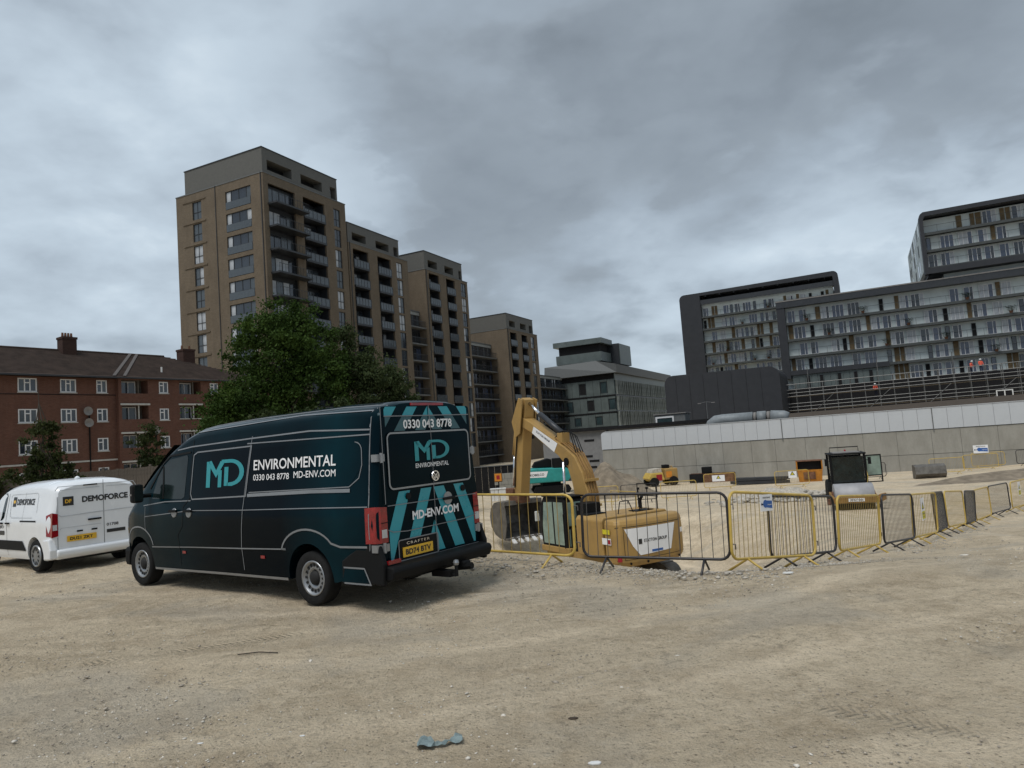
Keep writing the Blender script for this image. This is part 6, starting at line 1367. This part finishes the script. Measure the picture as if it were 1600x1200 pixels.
    MB().tube([(.5, .9, 1.2), (.55, 1.0, 1.75), (.2, 1.0, 2.1)], .02, 6).build('hand_rail', 'yellow_paint', t_)
    for i in range(3): part_box('step', 'trim_black', t_, (-.4, .85, .4+i*.28, .1, 1.1, .43+i*.28))
roller()

# ------------------------------------------------------------------ far plant and stores on the site floor
def teal_digger():
    x, y = 2.7, 62; t_ = thing('excavator', (x, y, gz(x, y)), D2R(185), 'small-looking teal excavator far behind the yellow boom', 'excavator')
    for s_ in (1, -1): MB().prism([(-1.6, .35), (-1.4, .05), (1.4, .05), (1.6, .35), (1.4, .7), (-1.4, .7)], 'y', s_*.8, s_*1.3).build('track', 'trim_black', t_)
    part_box('car_body', 'trim_black', t_, (-.8, -.8, .4, .8, .8, 1.0))
    MB().prism([(-1.4, 1.0), (-1.6, 1.25), (-1.6, 1.95), (-1.3, 2.15), (1.5, 2.25), (2.2, 2.1), (2.25, 1.1), (2.1, 1.0)], 'y', -1.25, 1.25).build('house', 'teal_machine', t_, bevel=.08)
    pl = MB().add([(2.0, 1.262, 1.5), (.5, 1.262, 1.45), (.3, 1.262, 1.95), (2.0, 1.262, 2.0)], [(0, 1, 2, 3)]).build('name_board', 'white_vinyl', t_); put2d('board_lettering', text2d('KOBELCO', width=1.2, bold=.03), lambda u, v: (1.85-u, 1.266, 1.6+v), 'anthracite', pl)
    part_box('counterweight_trim', 'anthracite', t_, (-1.62, -1.2, 1.0, -1.3, 1.2, 1.2)); MB().prism([(-.2, 2.2), (-.2, 2.9), (.1, 3.0), (1.2, 2.75), (1.5, 2.3)], 'y', -.9, .2).build('engine_cover', 'trim_black', t_, bevel=.05)
    MB().prism([(-1.9, 1.4), (-2.1, 2.6), (-1.75, 4.0), (-1.35, 4.2), (-.95, 3.9), (-1.05, 3.0), (-1.2, 1.5)], 'y', -.2, .2).build('boom', 'teal_machine', t_, bevel=.04)
    MB().tube([(-2.4, .3, 1.6), (-2.1, .3, 3.2)], .06, 8).build('cylinder_rod', 'chrome', t_); part_box('cab', 'trim_black', t_, (-1.5, .3, 1.9, -.2, 1.2, 3.0), .05)
teal_digger()
def yellow_dumper():
    x, y = 11.9, 60.5; t_ = thing('site_dumper', (x, y, gz(x, y)), D2R(10), 'small yellow and red site dumper near the foot of the concrete wall', 'dumper')
    part_box('engine_box', 'plant_yellow', t_, (.2, -.7, .5, 1.35, .7, 1.45), .08); MB().prism([(-1.3, .7), (-1.0, 1.15), (.0, 1.15), (.15, .5), (-1.0, .45)], 'y', -.75, .75).build('skip', 'yellow_paint', t_, bevel=.05)
    MB().prism([(-.95, 1.16), (-.8, 1.45), (-.1, 1.5), (0, 1.16)], 'y', -.6, .6).build('load', 'rubble_mat', t_)
    part_box('seat', 'trim_black', t_, (.3, -.3, 1.45, .8, .3, 1.75), .05); part_box('warning_panel', 'red_paint', t_, (-.6, -.77, .5, -.1, -.755, 1.0)); part_box('tail_panel', 'sign_orange', t_, (.3, -.72, .7, .8, -.705, 1.2))
    for wx in (-.8, .9):
        for s_ in (1, -1): MB().lathe([(.2, -.14), (.38, -.15), (.40, .1), (.2, .14)], 18, 'y', (wx, s_*.72, .4)).build('wheel', 'tyre_rubber', t_)
    MB().tube([(.9, -.6, 1.4), (.9, -.6, 1.6), (.9, .6, 1.6), (.9, .6, 1.4)], .04, 6).build('roll_bar', 'plant_yellow', t_)
yellow_dumper()
def heap(name, x, y, rx, ry, h, m, label, seed, stones=0, cat='heap', tiny=.5):
    n = 30; v = []; f = []
    for j in range(n+1):
        for i in range(n+1):
            u, w = i/n*2-1, j/n*2-1; r = math.hypot(u, w); px, py = x+u*rx, y+w*ry
            k = max(0, 1-r); k = k*k*(3-2*k) if k < 1 else 1
            z = gz(px, py)-.15+h*k*(1+.6*noise.noise((px*1.3/max(rx, .1)*2, py*1.3/max(ry, .1)*2, seed)))+(.12*noise.noise((px*2.2, py*2.2, seed+3)) if k > .02 else 0)*tiny
            v.append((px-x, py-y, z))
    for j in range(n):
        for i in range(n): f.append((j*(n+1)+i, j*(n+1)+i+1, (j+1)*(n+1)+i+1, (j+1)*(n+1)+i))
    o = MB().add(v, f).build(name, m, smooth=True); o.location = (x, y, 0); return tag(o, label, cat)
heap('spoil_heap', 6.6, 51.5, 4.6, 3.2, 2.0, 'grey_soil', 'brownish spoil heap right of the yellow boom, against the wall', 1)
heap('spoil_heap', -1.3, 17.9, 3.2, 2.2, 1.2, 'dark_soil', 'low dark heap of freshly dug earth below the raised bucket', 2)
heap('rubble_heap', 14.0, 39.0, 3.6, 2.4, .75, 'rubble_mat', 'low heap of broken concrete and rubble left of the roller', 3, tiny=2.0)
heap('earth_bund', 30, 41, 11, 3.2, .55, 'grey_soil', 'long low bank of brown earth behind the barriers at the right edge', 4, cat='bank')
def stones_on(name, x, y, rx, ry, n, lo, hi, z0, label):
    px = RNG.normal(x, rx, n); py = RNG.normal(y, ry, n); s = RNG.uniform(lo, hi, n); r = np.hypot((px-x)/(rx*2), (py-y)/(ry*2)); pebbles(name, np.stack([px, py, G(px, py)+z0*np.clip(1-r, 0, 1)], -1), s, 'rubble_mat', label, .55)
stones_on('rubble', 14.0, 39.0, 1.5, 1.0, 260, .06, .28, .5, 'broken concrete lumps lying on the rubble heap')
def stores():
    # rusty open steel box
    x, y = 16.4, 60.5; t_ = thing('steel_trench_box', (x, y, gz(x, y)), A_R, 'long rusty brown steel box at the foot of the wall, right of the yellow dumper', 'steel box')
    for i, (a, b) in enumerate(((-1.9, -.75), (-.7, .55), (.6, 1.75))): part_box('side_plate', 'rust' if i else 'void', t_, (a, -.5, 0, b, -.42, .75)); part_box('back_plate', 'rust', t_, (a, .42, 0, b, .5, .75))
    for a in (-1.9, 1.7): part_box('end_plate', 'rust', t_, (a, -.41, 0, a+.05, .41, .75))
    part_box('pump', 'trim_black', t_, (-.9, -.2, .75, -.1, .3, 1.3), .05)
    # stacked dark beams
    x, y = 17.7, 53.0; g = gz(x, y)
    for k in range(6):
        o = MB().box(-1.9+random.uniform(-.2, .2), -.12, 0, 1.9+random.uniform(-.2, .2), .12, .2).build('steel_beam', 'anthracite'); o.location = (x+.05*k, y+(k % 3)*.3-.3, g+(k//3)*.24+.06); o.rotation_euler = (0, 0, A_R+random.uniform(-.06, .06))
        tag(o, 'dark steel beam lying in the low stack before the wall, left of the orange skip', 'beam', 'stacked dark beams at the foot of the wall')
    # orange skip with open dark top
    x, y = 21.1, 52.0; t_ = thing('orange_skip', (x, y, gz(x, y)), D2R(-20), 'small orange skip with a black open back, left of the roller cab', 'skip')
    MB().prism([(-.75, 0), (.75, 0), (.85, .85), (-.85, .85)], 'y', -.6, .6).build('lower_box', 'skip_orange', t_, bevel=.02)
    for s_ in (-1, 1): part_box('side_post', 'skip_orange', t_, (s_*.80, -.6, .86, s_*.88, .6, 1.5))
    part_box('dark_inside', 'void', t_, (-.79, -.3, .87, .79, .5, 1.46)); part_box('top_rail', 'rust', t_, (-.86, -.6, 1.47, .86, .55, 1.53)); part_box('rust_patch', 'rust', t_, (-.45, -.66, .2, .35, -.605, .7))
    # digger bucket lying on the floor
    x, y = 26.3, 45.8; t_ = thing('digger_bucket', (x, y, gz(x, y)), D2R(-15), 'spare dark digger bucket lying on the ground behind the barrier row', 'bucket')
    MB().prism([(-.1, .3), (0, .75), (.35, .9), (.7, .85), (.72, .8), (.35, .82), (.06, .7), (-.02, .3), (.2, .1), (.7, .05), (.7, 0), (.15, .02)], 'x', -.85, .85).build('shell', 'bucket_steel', t_)
    for s_ in (-1, 1): MB().prism([(-.1, .3), (0, .75), (.35, .9), (.7, .85), (.7, 0), (.15, .02)], 'x', s_*.85, s_*.89).build('side_plate', 'bucket_steel', t_)
    MB().prism([(.05, .12), (.06, .78), (.6, .82), (.6, .1)], 'x', -.80, .80).build('dark_inside', 'void', t_)
    # far barriers
    far = [((22.6, 49.0), (24.9, 48.6), 'k', 'far black barrier behind the spare bucket, left of it'), ((27.6, 48.2), (29.8, 47.9), 'y', 'far yellow barrier just right of the spare bucket'), ((31.0, 50.0), (33.3, 49.7), 'y', 'far yellow barrier below the white notice on the wall'), ((34.6, 49.8), (36.9, 49.4), 'k', 'far black barrier at the right edge, in front of the wall'), ((33.0, 52.2), (35.2, 51.8), 'y', 'farthest yellow barrier, overlapping behind the others at the right'),
           ((3.8, 44.0), (6.0, 43.7), 'y', 'distant yellow barrier right of the yellow boom'), ((6.1, 43.6), (8.3, 43.4), 'k', 'distant black barrier in front of the brown spoil heap'), ((8.5, 43.4), (10.7, 43.4), 'y', 'distant yellow barrier left of the yellow dumper'), ((12.9, 50.2), (15.1, 50.0), 'y', 'distant yellow barrier in front of the rusty steel box'), ((16.6, 46.6), (18.8, 46.5), 'y', 'distant yellow barrier in front of the stacked beams')]
    for i, (a, b, k, lab) in enumerate(far):
        o = dup(PROT['y22' if k == 'y' else 'k22'], label=lab); ang = math.atan2(b[1]-a[1], b[0]-a[0]); o.location = (a[0], a[1], min(gz(*a), gz(*b))+.0); o.rotation_euler = (0, 0, ang); o.scale = (math.dist(a, b)/2.2, 1, 1); o['group'] = 'barriers on the far side of the site'
    def stand_sign(x, y, z, w, h, lab, ang=-.3): sign_on(0, 0, 0, w, h, 'small', lab, back=((x, y, z), ang))
    stand_sign(13.9, 50.0, -1.75, .85, .42, 'small warning board with black triangle by the rusty steel box'); stand_sign(17.7, 46.4, -1.6, .50, .42, 'small warning board with black triangle by the stacked beams')
    sign_on(0, 0, 0, .9, .55, 'blue', 'white notice with blue print against the concrete wall at far right', back=((32.1, 49.6, -1.05), -.35))
    # left corner by the towers
    x, y = -1.8, 62.0; t_ = thing('orange_sign', (x, y, gz(x, y)), -.1, 'square orange sign on a dark frame at the foot of the brick towers', 'sign')
    part_box('panel', 'sign_orange', t_, (-.3, -.05, 1.35, .3, -.01, 2.0)); part_box('frame', 'wood_panel', t_, (-.36, 0, 1.28, .36, .05, 2.06)); part_box('post', 'trim_black', t_, (-.05, .06, 0, .05, .14, 1.9))
    MB().add([(-.14, -.055, 1.5), (.14, -.055, 1.5), (.14, -.055, 1.85), (-.14, -.055, 1.85)], [(0, 1, 2, 3)]).build('print_block', 'red_paint', t_)
    t_ = thing('site_hoarding', (-8.3, 66, gz(-3, 66)-.1), 0.02, 'black site hoarding below the towers, left of the excavator stick', 'hoarding')
    for i in range(15): part_box('hoarding_panel', 'void', t_, (i*.61, 0, 0, i*.61+.6, .05, 2.6)); 
    part_box('top_rail', 'slab_grey', t_, (0, -.05, 2.6, 9.2, .08, 2.68))
    t_ = thing('block_stack', (1.0, 64, gz(1, 64)-.1), 0.0, 'low pale wall of stacked blocks behind the excavator stick', 'block stack'); bmx = MB().box(0, 0, 0, .58, .3, .48).mesh('block', 'stained_concrete')
    for j in range(4):
        for i in range(7): ob('block', bmx, t_, (-3.2+i*.6+(.3 if j % 2 else 0), random.random()*.04, j*.5))
    for i, (px, m) in enumerate(((-2.05, 'white_plastic'), (-1.75, 'white_plastic'), (-1.42, 'white_plastic'), (-1.15, 'white_plastic'))):
        o = MB().box(-.14, -.2, 0, .14, .2, .9).box(-.18, -.24, .9, .18, .24, 1.0).build('water_barrier', m, bevel=.03); o.location = (px-.1, 56.0, gz(px, 56)); tag(o, ['leftmost', 'second from left', 'third from left', 'rightmost'][i]+' of four white plastic barrier blocks behind the first yellow barrier', 'barrier block', 'white barrier blocks near the towers')
    o = MB().box(-.35, -.2, 0, .35, .2, .65).build('red_crate', 'red_paint', bevel=.02); o.location = (7.45, 60.5, gz(7.45, 60.5)+.5); tag(o, 'small red box at the foot of the concrete wall, right of the spoil heap', 'box')
stores()
def debris():
    rd = random.Random(5); g = lambda x, y: gz(x, y)+.03
    v = []; f = []; n = 14
    for j in range(5):
        for i in range(n):
            u = i/(n-1); w = .05+.055*math.sin(u*7)**2+.03*rd.random(); v.append((-.13+u*.30, (j/4-.5)*w*(1.5 if u < .35 or u > .8 else .5)+.03*math.sin(u*9), .015+.03*rd.random()))
    for j in range(4):
        for i in range(n-1): f.append((j*n+i, j*n+i+1, (j+1)*n+i+1, (j+1)*n+i))
    o = MB().add(v, f).build('plastic_scrap', 'plastic_blue'); o.location = (-.67, 4.85, g(-.67, 4.85)-.035); o.rotation_euler = (0, 0, .12); tag(o, 'crumpled pale blue plastic scrap on the dirt in the foreground', 'litter')
    for k, (x, y, m, s_) in enumerate(((.33, 4.4, 'white_plastic', .035), (-2.37, 5.15, 'white_plastic', .018), (-1.65, 5.15, 'white_plastic', .018), (1.25, 6.3, 'stone_light', .02), (3.4, 9.4, 'white_plastic', .06), (6.0, 9.9, 'stone_light', .05), (.25, 5.1, 'dark_soil', .028))):
        b = MB(); pts = [(s_*(1+.4*rd.random())*math.cos(a), s_*.6*math.sin(a)) for a in [k_*1.05 for k_ in range(6)]]; b.prism(pts, 'z', 0, s_*.35)
        o = b.build('stone', m, bevel=s_*.1); o.location = (x, y, gz(x, y)+.01); tag(o, ['flat white stone at the bottom edge of the photo', 'white scrap in the lower left foreground', 'white scrap right of the other one in the lower left', 'small pale stone in mid foreground', 'flat white stone near the yellow barrier foot', 'pale flat slab on the slope right of the barriers', 'dark clod of earth left of the white stone at the bottom'][k], 'stone' if k not in (1, 2) else 'litter')
    # scraps of stick
    for k, (x, y, a, L) in enumerate(((-2.95, 7.3, -.1, .42),)):
        o = MB().tube([(0, 0, .01), (L*.5, .02, .02), (L, 0, .01)], .006, 5).build('twig', 'bark'); o.location = (x, y, g(x, y)-.01); o.rotation_euler = (0, 0, a); tag(o, ['thin dark twig in the left foreground', 'short twig in the right foreground'][k], 'twig')
debris()

# ------------------------------------------------------------------ workers on the scaffold
def person(x, y, z, rz, label, pose):
    o = thing('person', (x, y, z), rz, label, 'person')
    J = {'p': (0, 0, .95), 's': (.02, 0, 1.2), 'c': (.04 if not pose else .14, 0, 1.40), 'n': (.05 if not pose else .20, 0, 1.52), 'h': (.06 if not pose else .25, 0, 1.66)}
    if pose: J['s'] = (.08, 0, 1.18)
    v = [J['p'], J['s'], J['c'], J['n'], J['h']]; r = [.15, .14, .17, .06, .10]; e = [(0, 1), (1, 2), (2, 3), (3, 4)]
    for s_ in (1, -1):
        i = len(v); v += [(0, s_*.10, .90), (.04 if s_ > 0 else -.02, s_*.11, .50), (-.02, s_*.12, .08), (.12, s_*.12, .04)]; r += [.10, .075, .05, .045]; e += [(0, i), (i, i+1), (i+1, i+2), (i+2, i+3)]
        i = len(v); q = J['c']; v += [(q[0], s_*.21, q[2]+.02), (q[0]+.05, s_*.27, q[2]-.28), (q[0]+.28, s_*.20, q[2]-.40)]; r += [.07, .05, .04]; e += [(2, i), (i, i+1), (i+1, i+2)]
        for k in range(5): j = len(v); dx = .06+.015*(k in (1, 2)); v += [(q[0]+.28+dx, s_*(.20+(k-2)*.018), q[2]-.40-(.03 if k else -.0))]; r += [.010]; e += [(i+2, j)]
    me = bpy.data.meshes.new('body'); me.from_pydata(v, e, []); me.materials.append(MATS['skin']); me.materials.append(MATS['hi_vis']); me.materials.append(MATS['navy_cloth'])
    b = bpy.data.objects.new('body', me); COL.objects.link(b); sk = b.modifiers.new('skin', 'SKIN')
    for i, q in enumerate(me.skin_vertices[0].data): q.radius = (r[i], r[i]); q.use_root = (i == 0)
    sb = b.modifiers.new('sub', 'SUBSURF'); sb.levels = 1; sb.render_levels = 1
    m2 = bpy.data.meshes.new_from_object(b.evaluated_get(bpy.context.evaluated_depsgraph_get())); b.modifiers.clear(); b.data = m2
    if len(m2.materials) < 3:
        m2.materials.clear(); [m2.materials.append(MATS[k]) for k in ('skin', 'hi_vis', 'navy_cloth')]
    for p in m2.polygons:
        c = p.center; p.use_smooth = True; p.material_index = 2 if c.z < .92 else (1 if c.z < J['c'][2]+.12 and c.x < J['c'][0]+.27 else 0)
    b.parent = o; h = J['h']; MB().lathe([(.15, 0), (.13, .07), (.08, .12), (.001, .14)], 16, 'z', (h[0], 0, h[2]+.04)).build('helmet', 'white_plastic', o, smooth=True)
    MB().lathe([(.001, 0), (.02, 0)], 6, 'x', (h[0]+.1, 0, h[2]-.01), cap=False).build('face_shield', 'trim_black', o); return o
def scp(t_, yoff, z): q = Vector((46.82, 104.0, 0))+d2*t_+d1*yoff; return q.x, q.y, z
person(*scp(18.6, .6, 6.45), D2R(-100), 'worker in an orange jacket and white helmet standing upright on top of the scaffold', 0)
person(*scp(17.4, .6, 6.30), D2R(-60), 'worker in orange bending forward beside another on top of the scaffold', 1)
person(*scp(5.6, .6, 4.40), D2R(-120), 'worker in orange on the lower scaffold lift, left of the pair', 1)
